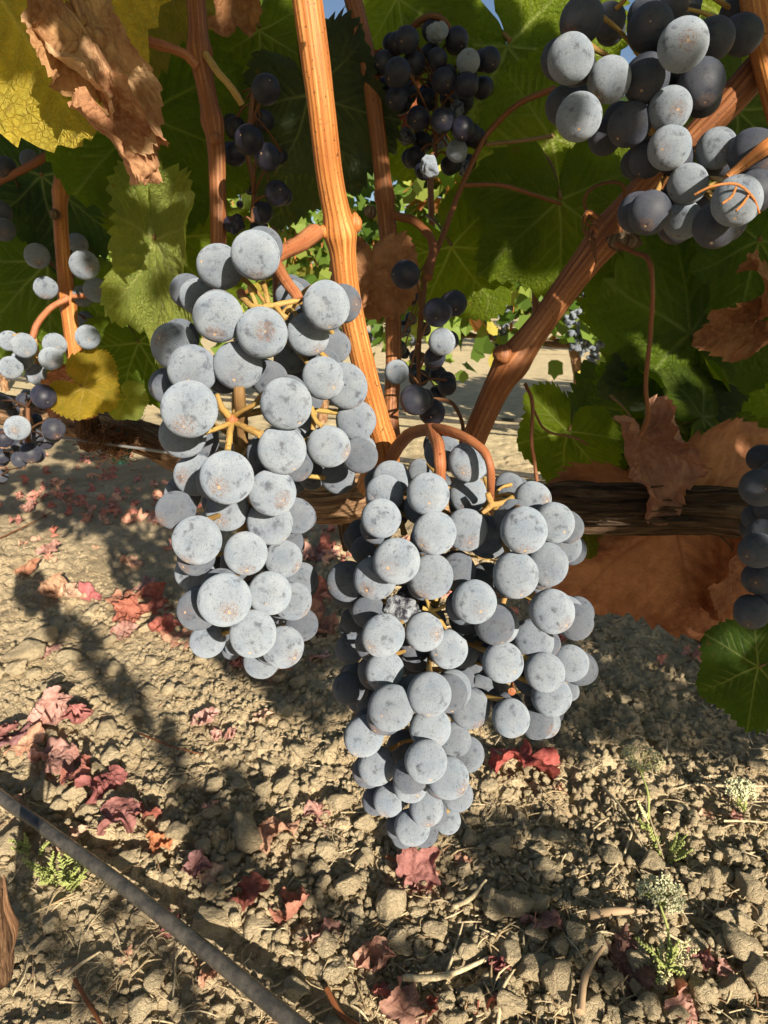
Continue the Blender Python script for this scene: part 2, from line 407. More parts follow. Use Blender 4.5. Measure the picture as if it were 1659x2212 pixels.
# px, py, radius px : clods that can be picked out in the photograph
clods = [(60,1425,42),(95,1395,36),(150,1435,26),(40,1455,26),(120,1480,20),(205,1420,18),(20,1820,40),(60,1780,30),(280,1855,30),(385,1810,30),(330,1760,20),(255,1770,26),(535,1805,48),(498,1850,22),
 (600,1470,22),(610,1540,18),(650,1635,22),(635,1700,24),(735,1740,30),(790,1770,26),(840,1790,20),(745,1905,34),(840,1945,46),(700,1900,20),(770,1960,22),(700,1830,22),(640,1830,18),(655,2010,24),(560,1990,36),(500,1960,20),
 (450,1985,42),(300,1965,22),(180,1960,20),(640,2120,34),(700,2080,22),(620,2060,18),(1105,1945,46),(1060,1930,26),(1150,2090,44),(1200,2120,50),(1110,2060,30),(1210,2040,30),(1265,2180,42),(1330,2120,24),(1620,1930,40),(1560,1900,22),(1560,1990,28),
 (1600,2060,44),(1500,2040,30),(1640,2130,40),(1520,2150,34),(1470,1960,24),(1585,1860,26),(1645,1990,24),(1020,1990,20),(980,2060,30),(1030,2140,34),(960,2170,26),(900,2100,22),(850,2150,30),(1180,1880,22),(1250,1930,22),(1320,1880,18),
 (1390,2180,30),(1460,2190,28),(720,2180,26),(560,2160,20),(330,2090,26),(250,2150,24),(900,1960,22),(930,1890,18),(1350,1990,24),(1430,2080,22),(1290,2050,26),(1380,2050,20),(870,2030,20),(360,1900,18),(320,1500,20),(250,1450,22),(290,1545,22),(330,1430,18),(395,1500,18),(180,1560,22),(60,1560,20),(240,1640,24),(190,1640,20),(400,1640,22),(460,1700,24),(520,1700,20),(570,1590,20),(680,1690,18),(580,1660,18)]
nclod = 0
def put_clod(x, y, R):
    global nclod
    g = G(x, y) if x is not None else y
    o = link('soil_clod', random.choice(CL)); z = hgt(g[0], g[1])
    o.location = (g[0], g[1], z + R * .42); o.scale = (R, R * random.uniform(.8, 1.1), R * random.uniform(.8, 1)); o.rotation_euler = (random.uniform(-.4, .4), random.uniform(-.4, .4), random.uniform(0, 6.28))
    tag(o, 'pale dry crumbly clod of soil lying on the vineyard ground', 'soil clod', 'clods of dry soil scattered on the ground'); nclod += 1
for x, y, r in clods:
    g = G(x, y); d = (g - CAM) @ F; put_clod(x, y, r * d / FPX)
while nclod < 285:
    x = random.uniform(-40, 1700); y = random.uniform(1330, 2260)
    if (y < 1650 and x > 720) and random.random() < .75: continue
    g = G(x, y); n = g[0] * ROWN[0] + g[1] * ROWN[1]
    if n < .43 and random.random() < .8: continue
    put_clod(x, y, random.uniform(.006, .0155))
def crumbs():
    mb = MB(); vs = [clod_mesh(2, 300 + k, '') for k in range(6)]; v1 = [clod_mesh(1, 330 + k, '') for k in range(6)]
    N = 22000; got = 0
    xs = RNG.uniform(-60, 1720, N); ys = 1180 + (2290 - 1180) * RNG.uniform(0, 1, N) ** .8
    gx = []; 
    for x, y in zip(xs, ys):
        g = G(x, y); gx.append(g)
    gx = np.array(gx); n = gx[:, 0] * ROWN[0] + gx[:, 1] * ROWN[1]
    hz = height(gx[:, 0], gx[:, 1]); dn = fbm(np.stack([gx[:, 0] * 5, gx[:, 1] * 5, gx[:, 0] * 0], 1), 2, 91)
    for k in range(N):
        if n[k] < .41 and RNG.random() < .75: continue
        if dn[k] < -.25 and RNG.random() < .5: continue
        R = .0016 + .0052 * RNG.random() ** 2.6
        if R > .0035: v, f = vs[k % 6]
        else: v, f = v1[k % 6]
        mb.add((v @ rot3().T) * R + np.array((gx[k][0], gx[k][1], hz[k] + R * .35)), f)
    o = mb.build('soil_crumbs', M['clod'], smooth=True)
    tag(o, 'small crumbs and gravel of dry soil', 'soil crumbs', None, 'stuff')
crumbs()
# straw litter --------------------------------------------------------------
def straw():
    mb = MB()
    for k in range(2600):
        x = random.uniform(-40, 1700); y = random.uniform(1150, 2240)
        if x < 700 and random.random() < .55: continue
        g = G(x, y); L = random.uniform(.008, .038); a = random.uniform(0, 6.28); d = np.array((math.cos(a), math.sin(a), random.uniform(-.1, .25)))
        b = np.array((g[0], g[1], hgt(g[0], g[1]) + .004)); s = np.array((-d[1], d[0], 0)) * random.uniform(-.004, .004)
        tube(mb, [b - d * L / 2, b + s + (0, 0, .001), b + d * L / 2], [.0005, random.uniform(.0005, .0013), .0003], 4, 2, cap=False)
    tag(mb.build('straw_litter', M['twig']), 'thin bits of dry straw and stalk strewn on the soil', 'straw', None, 'stuff')
straw()
def twig(pts, r, label, mat='twig', lift=.008):
    q = []
    for i, (x, y) in enumerate(pts):
        g = G(x, y); q.append(np.array((g[0], g[1], hgt(g[0], g[1]) + lift + r)))
    mb = MB(); tube(mb, q, [r, r * .9, r * .5], 7, 6, jit=.25, seed=random.randint(0, 99))
    tag(mb.build('dry_twig', M[mat]), label, 'twig', 'dry twigs and stalks lying on the soil')
twig([(870,2112),(960,2105),(1058,2068)], .0032, 'thick tan forked vine twig beside the pinkish dead leaf')
twig([(965,2100),(985,2040),(1000,1990)], .0015, 'thin tan side twig rising from the thick forked twig')
twig([(1270,1993),(1330,1985),(1390,1990)], .0045, 'short pale grey splintered stick lying by the weed', 'wood', .012)
twig([(1250,2212),(1262,2130),(1300,2075)], .0035, 'bent grey-brown stick crossing the brown dead leaf', 'wood', .018)
twig([(980,1960),(1020,1930),(1050,1900)], .0028, 'short tan twig beside the grey clod right of the grape tip')
twig([(835,1850),(900,1875),(950,1880)], .0022, 'reddish twig under the tip of the right grape cluster', 'cane2')
twig([(1300,1700),(1340,1760),(1395,1845)], .0016, 'straw stalk leaning left under the ring-shaped flower head')
twig([(1395,1745),(1410,1800),(1440,1880)], .0016, 'straw stalk running down from the ring-shaped flower head')
twig([(1375,1770),(1350,1840),(1310,1900)], .0016, 'straw stalk crossing the other two below the flower head')
twig([(1500,1700),(1580,1708),(1659,1706)], .0018, 'long straw stalk reaching the right edge of the picture')
twig([(1560,1790),(1610,1792),(1659,1800)], .0014, 'pale straw by the right edge, lower of two')
twig([(1430,2030),(1520,2060),(1640,2100)], .0013, 'thin pale stalk among the clods at lower right')
twig([(300,1590),(370,1620),(440,1640)], .0014, 'thin red-brown stalk in the sunlit soil right of the pink leaves', 'cane2')
twig([(0,1170),(70,1130),(110,1100)], .002, 'dark stick lying in the shaded soil at the left edge', 'cane2')
twig([(160,2110),(200,2170),(240,2230)], .002, 'brown stick left of the black hose at the bottom edge', 'cane2')
twig([(130,2110),(180,2075),(215,2050)], .0018, 'short straw left of the black hose')
twig([(705,2130),(740,2180),(800,2212)], .0028, 'grey twig beside the hose end at the bottom edge', 'cane2')
twig([(1075,2212),(1085,2150),(1110,2095)], .0018, 'upright straw stem between clods at the bottom edge')

# hoses -----------------------------------------------------------------------
def hose(px, r, label, lift, hz=None):
    q = []
    for x, y in px:
        g = G(x, y, lift + r); q.append(np.array((g[0], g[1], lift + r)))
    d0 = q[0] - q[1]; d1 = q[-1] - q[-2]
    q = [q[0] + d0 * 2.0] + q + [q[-1] + d1 * 1.5]
    mb = MB(); tube(mb, q, r, 28, 14)
    return tag(mb.build('drip_hose', M['hose']), label, 'hose')
hose([(0,1721),(234,1890),(432,2044),(638,2212)], .0073, 'black dusty irrigation hose running across the lower left ground', .012)

# ------------------------------------------------------------------ leaves
MAINV = [(0, 1.0), (50, .92), (-50, .92), (106, .72), (-106, .72)]
def leaf_geo(seed, nr=34, na=288, dry=0.0, cup=.1, droop=.2, bendx=0.0, bendy=0.0, ruffle=.05, lobes=1.0, crumple=0.0):
    rg = np.random.default_rng(seed)
    th = np.linspace(-math.pi * .985, math.pi * .985, na)
    A = [0, 26, 50, 78, 106, 140, 165, 180]; base = np.array([1.0, .78, .90, .70, .76, .62, .42, .14])
    sm = np.array([1, .92, .95, .88, .82, .72, .45, .14])
    ctl = sm + (base - sm) * lobes
    def outline(t):
        a = np.degrees(np.abs(t)); side = (t > 0)
        c = ctl.copy()
        j = rg_l if True else 0
        r1 = np.interp(a, A, c * (1 + jl[0])); r2 = np.interp(a, A, c * (1 + jl[1]))
        return np.where(side, r1, r2)
    rg_l = 0; jl = [rg.normal(0, .04, 8), rg.normal(0, .04, 8)]
    jl[0][[0, 7]] = 0; jl[1][[0, 7]] = 0
    Rs = outline(th); k = np.ones(9) / 9; Rs = np.convolve(np.pad(Rs, 4, 'edge'), k, 'valid')
    ph = np.cumsum(rg.uniform(.7, 1.3, na)); ph = ph / ph[-1] * 46
    saw = (ph % 1.0); saw = np.where(np.abs(th) < 3, np.where(th < 0, saw, 1 - saw), 0)
    amp = .035 + .035 * vn(np.stack([th * 3, th * 0, th * 0], 1), seed)
    teeth = (saw - .4) * (amp + .025)
    t = np.linspace(0, 1, nr) ** .8
    T, TH = np.meshgrid(t, th, indexing='ij')
    Rr = T * Rs[None] + T ** 7 * teeth[None]
    x = Rr * np.sin(TH); y = Rr * np.cos(TH)
    segs = []
    for ang, L in MAINV:
        a = math.radians(ang); d = np.array((math.sin(a), math.cos(a)))
        segs.append(((0, 0), tuple(d * L), .011, 1.0))
        for j, s in enumerate((.16, .30, .44, .58, .72, .85)):
            for sg in (-1, 1):
                if abs(ang) > 100 and sg * ang < 0 and s < .3: continue
                b = a + sg * math.radians(rg.uniform(38, 48)); l = (1 - s) * .42 * L + .08
                p0 = d * (s + (.05 if sg > 0 else 0)) * L; p1 = p0 + np.array((math.sin(b), math.cos(b))) * l
                segs.append((tuple(p0), tuple(p1), .0055, .6))
    q = np.stack([x.ravel(), y.ravel()], 1); vein = np.zeros(len(q)); dmin = np.full(len(q), 9.0)
    wob = .012 * fbm(np.stack([q[:, 0] * 4, q[:, 1] * 4, q[:, 0] * 0], 1), 2, seed)
    for p0, p1, wd, st in segs:
        p0 = np.array(p0); e = np.array(p1) - p0; u = np.clip(((q - p0) @ e) / (e @ e), 0, 1)
        d = np.linalg.norm(q - p0 - u[:, None] * e, axis=1); d = np.abs(d + wob * (st < 1))
        vein = np.maximum(vein, st * np.exp(-(d / (wd * (1.25 - .8 * u))) ** 2) * (1 - .5 * u)); dmin = np.minimum(dmin, d + (.03 if st < 1 else 0) * 0)
    x = x.ravel(); y = y.ravel(); Tt = T.ravel(); Th = TH.ravel()
    quilt = 1 - np.exp(-dmin / .05)
    z = .028 * quilt * 1.4 + 1.5 * cup * (x ** 2) - droop * np.sign(y) * y ** 2 * .6 + .09 * fbm(np.stack([x * 1.5 + seed, y * 1.7, x * 0], 1), 3, seed)
    z += 1.7 * ruffle * np.sin(Th * 5 + seed + np.sin(Th * 2)) * Tt ** 3 + ruffle * .6 * np.sin(Th * 13 + seed * 2) * Tt ** 5
    if crumple:
        s3 = np.stack([x * 1.3 + seed, y * 1.3, x * 0 + seed], 1)
        z += crumple * fbm(s3, 3, seed + 1) + crumple * .45 * np.abs(fbm(s3 * 3.1, 3, seed + 7))
        x = x * (1 - .25 * crumple) + crumple * .3 * fbm(s3 * 1.6, 3, seed + 11); y = y * (1 - .15 * crumple) + crumple * .3 * fbm(s3 * 1.6, 3, seed + 13)
    def bend(c, z, kk):
        ang = kk * c; rr = 1 / kk - z
        return np.sin(ang) * rr, 1 / kk - np.cos(ang) * rr
    if bendx: x, z = bend(x, z, bendx)
    if bendy: y, z = bend(y, z, bendy)
    wq = np.stack([x * 1.2 + seed * 3, y * 1.2, x * 0], 1); x, y = x + .10 * vn(wq, seed + 40), y + .10 * vn(wq, seed + 41); x -= x[0]; y -= y[0]
    V = np.stack([x, y, z], 1)
    i = np.arange(nr - 1)[:, None] * na; j = np.arange(na - 1)[None, :]
    f = np.stack([i + j, i + na + j, i + na + j + 1, i + j + 1], -1).reshape(-1, 4)
    a = np.stack([vein, Tt, quilt, np.ones(len(x))], 1)
    return V, f, a
def leaf_mesh(name, mat, **k):
    V, f, a = leaf_geo(**k); mb = MB(); mb.add(V, f, a); me = mb.mesh(name); me.materials.append(mat); return me
LG = [leaf_mesh('leaf', M['leaf'], seed=s, cup=c, droop=d, ruffle=r, bendx=b, lobes=l) for s, c, d, r, b, l in
      ((1, .1, .15, .03, 0, .8), (2, -.15, .25, .05, 0, 1.2), (3, .05, .1, .06, .4, .6), (4, -.1, .35, .04, -.5, 1.0), (5, .2, .2, .05, 0, .5), (6, -.25, .3, .07, .7, .9), (7, 0, .4, .05, -.9, .7), (8, .05, .05, .025, 0, .5))]
LD = [leaf_mesh('leaf', M['dry'], seed=s, nr=40, na=260, cup=0, droop=.1, ruffle=.08, bendx=b, bendy=by, lobes=l, crumple=c) for s, b, by, l, c in
      ((21, 1.6, .4, .8, .22), (22, -1.3, .9, 1, .30), (23, 2.4, 0.5, 1, .25), (24, .7, -.8, .6, .16), (25, 1.2, 1.4, 1.2, .35), (26, -.5, .3, .5, .14), (27, 2.0, -1.0, .9, .3))]
LW = [leaf_mesh('fallen_leaf', M['dry'], seed=s, nr=22, na=130, cup=0, droop=.0, ruffle=.10, bendx=b, bendy=by, lobes=.55, crumple=c * .7) for s, b, by, c in
      ((31, 1.2, .6, .45), (32, -1.0, .9, .55), (33, 1.8, .5, .4), (34, .6, -1.2, .5), (35, 1.4, 1.6, .6), (36, -.7, -.7, .5))]
def petiole_mesh():
    mb = MB(); tube(mb, [(0, 0, 0.01), (0, -.14, -.05), (0, -.36, -.2), (0.03, -.55, -.42)], [.022, .014, .014, .02], 7, 5); me = mb.mesh('petiole'); me.materials.append(M['petiole']); return me
PET = petiole_mesh()
LEAFPTS = []
def leaf(parent, me, x, y, d, size, tip=180, tilt=0, yaw=0, color=(.05, .1, .012), label=None, pet=True, pos=None, flip=False, name='leaf', sx=1.0):
    c = P(x, y, d) if pos is None else np.asarray(pos)
    S = size * d / FPX if pos is None else size
    a = R_(tip); T = Vector(Rt * math.sin(a) + U * math.cos(a)); N = Vector(-F)
    if flip: N = -N
    X = T.cross(N); m = Matrix((X, T, N)).transposed()
    m = Matrix.Rotation(R_(tilt), 3, Vector(Rt)) @ Matrix.Rotation(R_(yaw), 3, Vector(U)) @ m
    o = link(name, me, parent); o.matrix_world = Matrix.LocRotScale(Vector(c), m.to_quaternion(), Vector((S * sx, S, S)))
    o.color = (*color, 1)
    if label: o['label'] = label
    if pet: p = link('petiole', PET, o)
    tipw = np.array(m @ Vector((0, 1, 0)))
    LEAFPTS.append((c + tipw * S * .3, S * .5))
    return o

# ------------------------------------------------------------------ shoots
def ridge_fn(n, a, seed):
    def f(TH, S):
        q = np.stack([TH.ravel() * 0, TH.ravel() * 0, S.ravel() * 12], 1); w_ = vn(q, seed).reshape(TH.shape) * .5
        fine = vn(np.stack([np.cos(TH).ravel() * 3 + 9, np.sin(TH).ravel() * 3, S.ravel() * 40], 1), seed + 5).reshape(TH.shape)
        return a * (np.abs(np.sin(TH * n / 2 + w_)) - .6) * .8 + .02 * fine
    return f
def cane(name, thing, px, widths, mat, nr=14, amp=.05, nodes=(), seed=1, ns=56, label=None):
    ns = 144 if ns == 56 else ns
    pts = [P(*p) for p in px]; rad = [w_ * p[2] / FPX / 2 for w_, p in zip(widths, px)]
    mb = MB(); C = catmull(pts, 14); m = len(C)
    r = np.interp(np.linspace(0, 1, m), np.linspace(0, 1, len(rad)), rad)
    for t, k, wd in nodes: r = r * (1 + k * np.exp(-((np.linspace(0, 1, m) - t) / wd) ** 2))
    tube(mb, C, r, ns, 2, ridge=ridge_fn(nr, amp, seed), jit=.05, seed=seed)
    o = mb.build(name, M[mat], thing)
    if label: o['label'] = label
    return o
def tendril(thing, px, r, mat='tendril', name='tendril', label=None):
    mb = MB(); tube(mb, [P(*p) for p in px], r, 9, 9, jit=.3, seed=int(px[0][0]) % 50)
    o = mb.build(name, M[mat], thing)
    if label: o['label'] = label
    return o
def knob(thing, x, y, d, rpx, mat='cane2', name='bud', seed=5, sc_=(1, 1, 1)):
    v, f = ico(3); n = v.copy(); rr = 1 + .35 * fbm(n * 1.6 + seed, 3, seed) + .1 * fbm(n * 5, 2, seed)
    mb = MB(); mb.add(n * rr[:, None] * rpx * d / FPX * np.array(sc_) + P(x, y, d), f, np.stack([np.arctan2(n[:, 1], n[:, 0]) / 6.28 + .5, n[:, 2] * .01, n[:, 0] * 0, n[:, 0] * 0 + 1], 1))
    return mb.build(name, M[mat], thing)

G1 = (.17, .23, .013); G2 = (.13, .20, .014); G3 = (.21, .27, .02); G4 = (.055, .10, .035); GY = (.36, .40, .09); YE = (.74, .52, .07); BR = (.30, .13, .055); BR2 = (.38, .19, .085); RB = (.34, .15, .07); GG = (.075, .10, .06)

# main sunlit shoot
s1 = empty('vine_shoot', 'sunlit ribbed orange vine shoot rising from the cordon to the top edge', 'vine shoot', None, P(830, 990, .36))
def world_parent(o, p):
    pass
s1.location = (0, 0, 0)
cane('cane', s1, [(655, -60, .235), (672, 60, .24), (693, 220, .25), (712, 380, .265), (735, 505, .28), (752, 640, .295), (788, 800, .315), (815, 900, .33), (832, 985, .345), (800, 1050, .37)],
     [66, 64, 60, 58, 58, 53, 50, 50, 58, 60], 'cane', 16, .05, ((.44, .28, .025), (.93, .25, .04)), 3)
knob(s1, 768, 482, .278, 15, 'cane', 'bud', 6, (1, 1, 1.3)); knob(s1, 700, 500, .277, 14, 'cane', 'leaf_scar', 8)
leaf(s1, LD[3], 795, 590, .40, 140, 182, 10, 25, BR2, 'large brown leaf with sun flecks behind the orange shoot')
leaf(s1, LG[2], 670, 205, .42, 235, 160, 15, -20, GG, 'grey-green leaf partly hidden by the orange shoot')
leaf(s1, LD[2], 735, 110, .45, 110, 150, 0, 30, RB, 'rusty ragged dead leaf between two shoots')
leaf(s1, LG[0], 460, 30, .50, 170, 170, 5, 10, G2); leaf(s1, LG[3], 610, 90, .47, 150, 185, -5, -10, G1)
# diagonal shoot
s2 = empty('vine_shoot', 'thick reddish vine shoot slanting up to the right across the picture', 'vine shoot', None)
cane('cane', s2, [(1018, 960, .36), (1062, 860, .35), (1098, 795, .34), (1175, 690, .33), (1240, 600, .32), (1318, 500, .31), (1400, 400, .30), (1490, 310, .29), (1580, 215, .28), (1680, 100, .27)],
     [52, 56, 66, 56, 60, 70, 62, 60, 66, 66], 'cane2', 15, .05, ((.24, .18, .03), (.55, .16, .04)), 9)
knob(s2, 1085, 765, .33, 20, 'cane2', 'bud', 3); knob(s2, 1345, 520, .305, 26, 'bark', 'bud', 12, (1.6, .8, .8))
tendril(s2, [(1330, 525, .30), (1370, 545, .295), (1400, 560, .29), (1410, 620, .29), (1405, 720, .30), (1395, 830, .31), (1400, 900, .32), (1380, 945, .33)], .0010, 'cane2', 'petiole', 'long drooping brown stalk of the dried leaf')
tendril(s2, [(1280, 480, .30), (1262, 440, .295), (1275, 410, .29), (1310, 395, .29), (1345, 400, .29), (1350, 440, .30)], .0007)
for k_ in range(5): tendril(s2, [(1300 - k_ * 6, 470 + k_ * 9, .295), (1268 + k_ * 4, 455 + k_ * 16, .29), (1258 + k_ * 7, 490 + k_ * 8, .288), (1275 + k_ * 3, 520 + k_ * 12, .29)], .0004)
tendril(s2, [(1290, 500, .30), (1265, 480, .29), (1270, 460, .288), (1290, 470, .288)], .0006, 'cane')
tendril(s2, [(1135, 830, .34), (1150, 870, .33), (1148, 950, .33), (1155, 1000, .335), (1160, 1040, .335)], .0009, 'cane2')
tendril(s2, [(1150, 880, .33), (1180, 930, .34), (1240, 945, .35), (1270, 960, .36)], .0006)
leaf(s2, LD[2], 1385, 945, .37, 175, 160, 10, 10, (.44, .24, .155), 'dried brown leaf with a curled tip standing above the old cordon')
leaf(s2, LG[3], 1410, 940, .50, 260, 330, -15, -20, G4, 'dark bluish leaf behind the dried curled leaf')
leaf(s2, LG[1], 1210, 430, .47, 235, 175, 10, 5, G1, 'green leaf with pale star-shaped veins left of the diagonal shoot')
leaf(s2, LG[0], 975, 530, .50, 200, 150, 5, -8, G1, 'shaded olive leaf with pale veins right of the dark middle cluster')
leaf(s2, LG[5], 1500, 720, .48, 300, 345, 10, 20, G2, 'long green leaf hanging right of the drooping stalk')
leaf(s2, LG[7], 1520, 715, .52, 330, 60, 0, -10, G2); leaf(s2, LG[4], 1330, 500, .55, 165, 190, 0, 10, G1)
leaf(s2, LG[6], 1510, 905, .46, 230, 70, -15, 25, G2); leaf(s2, LG[1], 1560, 1000, .47, 200, 60, -20, 0, G1, 'green leaf left of the dark cluster at the right edge')
leaf(s2, LG[0], 1230, 930, .46, 150, 200, -10, 10, G1); leaf(s2, LG[2], 1400, 1000, .50, 170, 120, 0, -10, G1)
leaf(s2, LG[7], 1600, 230, .38, 260, 190, 0, 15, (.12, .17, .03), 'sun-flecked green leaf under the diagonal shoot at the right edge')
leaf(s2, LG[4], 1450, 790, .49, 190, 240, -30, 20, GG)
# right edge shoot
s3 = empty('vine_shoot', 'orange vine shoot dropping in from the top right corner', 'vine shoot', None)
cane('cane', s3, [(1620, -60, .26), (1640, 60, .262), (1660, 150, .265), (1690, 260, .27)], [56, 56, 54, 54], 'cane', 14, .05, (), 4)
cane('petiole', s3, [(1570, 385, .205), (1620, 345, .205), (1665, 312, .21), (1700, 300, .22)], [16, 26, 34, 36], 'cane', 8, .04, (), 6, 24)
leaf(s3, LD[6], 1640, 690, .35, 150, 250, 0, 30, BR2, 'curled brown leaf like a scroll at the right edge')
leaf(s3, LD[3], 1655, 640, .34, 120, 10, 0, 40, BR2, 'upper curl of the brown leaf at the right edge')
leaf(s3, LG[2], 1640, 520, .46, 250, 200, 0, 0, G2); leaf(s3, LG[0], 1640, 1440, .33, 150, 250, -10, -15, (.06, .12, .018), 'bright green leaf hanging at the right edge below the dark cluster')
leaf(s3, LG[1], 1600, 60, .5, 240, 200, 0, 0, G3)
# shaded centre shoot
s4 = empty('vine_shoot', 'shaded brown vine shoot just right of the sunlit orange shoot', 'vine shoot', None)
cane('cane', s4, [(745, -60, .40), (768, 20, .40), (800, 160, .40), (815, 280, .41), (828, 400, .41), (838, 500, .42), (848, 640, .42), (850, 780, .43), (845, 900, .43), (850, 960, .43)],
     [38, 38, 38, 36, 36, 40, 34, 34, 32, 36], 'cane2', 12, .05, ((.47, .2, .02),), 14, 40)
tendril(s4, [(850, 465, .41), (890, 475, .405), (920, 500, .40), (935, 530, .395), (930, 575, .39), (925, 600, .385)], .0024, 'cane2', 'lateral_stem')
tendril(s4, [(935, 560, .40), (960, 500, .41), (990, 420, .42), (1030, 330, .42), (1060, 280, .42), (1120, 225, .41), (1200, 190, .40)], .0017, 'cane2', 'petiole')
tendril(s4, [(1050, 312, .42), (1120, 305, .42), (1190, 295, .43)], .0012, 'petiole', 'petiole'); tendril(s4, [(1000, 400, .42), (1080, 400, .43), (1150, 420, .44), (1210, 440, .46)], .0013, 'cane2', 'petiole')
tendril(s4, [(920, 860, .38), (975, 870, .38), (1000, 920, .38), (995, 960, .38)], .0011, 'tendril')
knob(s4, 800, 458, .40, 14, 'bark', 'bud', 22)
leaf(s4, LG[4], 860, 0, .50, 175, 170, 5, 0, G3); leaf(s4, LG[7], 1100, 90, .52, 300, 150, 0, 10, G1, 'broad olive leaf right of the dark raisined cluster')
leaf(s4, LG[3], 1190, 297, .49, 260, 215, 10, -10, G3, 'leaf with pale veins behind the crossing leaf stalks'); leaf(s4, LG[0], 1090, 170, .55, 170, 200, 0, 0, G2)
leaf(s4, LG[1], 870, 210, .56, 185, 175, 0, 20, G1); leaf(s4, LD[1], 850, 180, .48, 120, 190, 0, 20, (.30, .09, .03), 'small rust-red leaf tip behind the dark raisined cluster')
# left shoots
s5 = empty('vine_shoot', 'shaded brown shoot with swollen nodes left of the small loose cluster', 'vine shoot', None)
cane('cane', s5, [(415, -60, .35), (425, 20, .35), (432, 120, .35), (447, 200, .355), (465, 300, .36), (470, 400, .365), (472, 520, .37), (470, 640, .38)],
     [40, 40, 44, 40, 38, 36, 34, 34], 'cane2', 12, .05, ((.27, .3, .03), (.52, .28, .03)), 18, 44)
knob(s5, 465, 300, .348, 14, 'cane2', 'bud', 31)
tendril(s5, [(425, 142, .345), (395, 115, .34), (340, 95, .33), (280, 82, .32), (215, 78, .31), (180, 78, .31)], .0022, 'red', 'petiole', 'pinkish leaf stalk reaching left to the crumpled brown leaf')
tendril(s5, [(445, 118, .345), (470, 155, .34), (500, 190, .34), (522, 225, .345)], .0018, 'green', 'lateral_stem')
tendril(s5, [(150, 20, .34), (195, 60, .34), (240, 140, .36), (280, 205, .38), (312, 240, .40)], .0023, 'petiole', 'petiole')
leaf(s5, LG[0], 312, 240, .42, 285, 168, 8, 5, G2, 'large shaded green leaf with pale spreading veins left of the small loose cluster')
leaf(s5, LG[7], 355, 30, .50, 240, 185, 0, 0, G2); leaf(s5, LG[2], 335, 518, .385, 300, 186, 12, -12, GY, 'lime green leaf with a sunlit lower tip', sx=.52)
leaf(s5, LG[1], 345, 520, .45, 230, 80, -5, 0, G1); leaf(s5, LG[3], 300, 740, .48, 170, 150, 0, 15, G2, 'dark green leaf touching the left grape cluster')
leaf(s5, LG[5], 560, 60, .44, 170, 175, 0, 10, G3); leaf(s5, LD[0], 492, -20, .42, 130, 175, 0, 20, BR2, 'dried tan leaf hanging at the top edge')
leaf(s5, LG[4], 640, 300, .52, 170, 200, 0, -20, GG); leaf(s5, LG[2], 400, 350, .5, 150, 120, 0, 0, G1)
s6 = empty('vine_shoot', 'thin brown shoot at the far left with a knobbly bud', 'vine shoot', None)
cane('cane', s6, [(132, 290, .46), (134, 350, .46), (130, 440, .46), (135, 540, .46), (145, 640, .47), (158, 740, .48), (172, 820, .49), (188, 900, .50)],
     [29, 29, 30, 30, 32, 34, 36, 44], 'cane', 10, .04, ((.25, .2, .02), (.58, .25, .03)), 24, 36)
knob(s6, 118, 462, .45, 11, 'bark', 'bud', 41)
tendril(s6, [(145, 645, .46), (110, 665, .455), (80, 700, .45), (70, 730, .45)], .0021, 'red', 'lateral_stem'); tendril(s6, [(155, 640, .46), (200, 640, .46), (235, 650, .46), (260, 665, .47)], .0015, 'red', 'petiole')
tendril(s6, [(-20, 400, .45), (50, 365, .44), (120, 325, .44)], .0024, 'cane2', 'petiole'); tendril(s6, [(155, 320, .44), (200, 365, .43), (270, 440, .43), (340, 516, .43)], .0022, 'cane2', 'petiole')
leaf(s6, LG[7], -30, -60, .30, 430, 150, 0, 8, YE, 'big yellow leaf filling the top left corner', sx=1.15)
leaf(s6, LG[0], 240, -90, .38, 330, 178, 0, -10, (.42, .32, .05), 'second yellow leaf partly behind the crumpled brown one')
leaf(s6, LD[0], 190, 110, .285, 262, 148, 5, 30, (.58, .38, .21), 'crumpled brown leaf draped over the yellow leaf', sx=.55)
leaf(s6, LD[6], 235, 250, .28, 150, 140, 10, 30, (.50, .27, .14), 'curled lower lobe of the crumpled brown leaf'); leaf(s6, LD[3], 165, 90, .275, 140, 190, 0, 60, (.45, .26, .12), 'curled tan side of the crumpled brown leaf')
leaf(s6, LG[2], 90, 380, .52, 210, 180, 5, 10, G4, 'dark green leaf beside the knobbly bud'); None
leaf(s6, LG[4], 105, 570, .55, 230, 230, 5, 0, G2); leaf(s6, LG[3], 20, 520, .6, 220, 190, 0, 0, G2)
leaf(s6, LG[7], 178, 835, .44, 92, 120, -15, 5, (.62, .43, .05), 'bright yellow leaf lying against the old cordon', sx=1.1)
leaf(s6, LD[2], 150, 820, .46, 80, 200, 0, 0, (.50, .25, .14), 'pinkish brown leaf base next to the yellow leaf'); leaf(s6, LG[0], 270, 860, .46, 60, 150, 0, 0, GY)

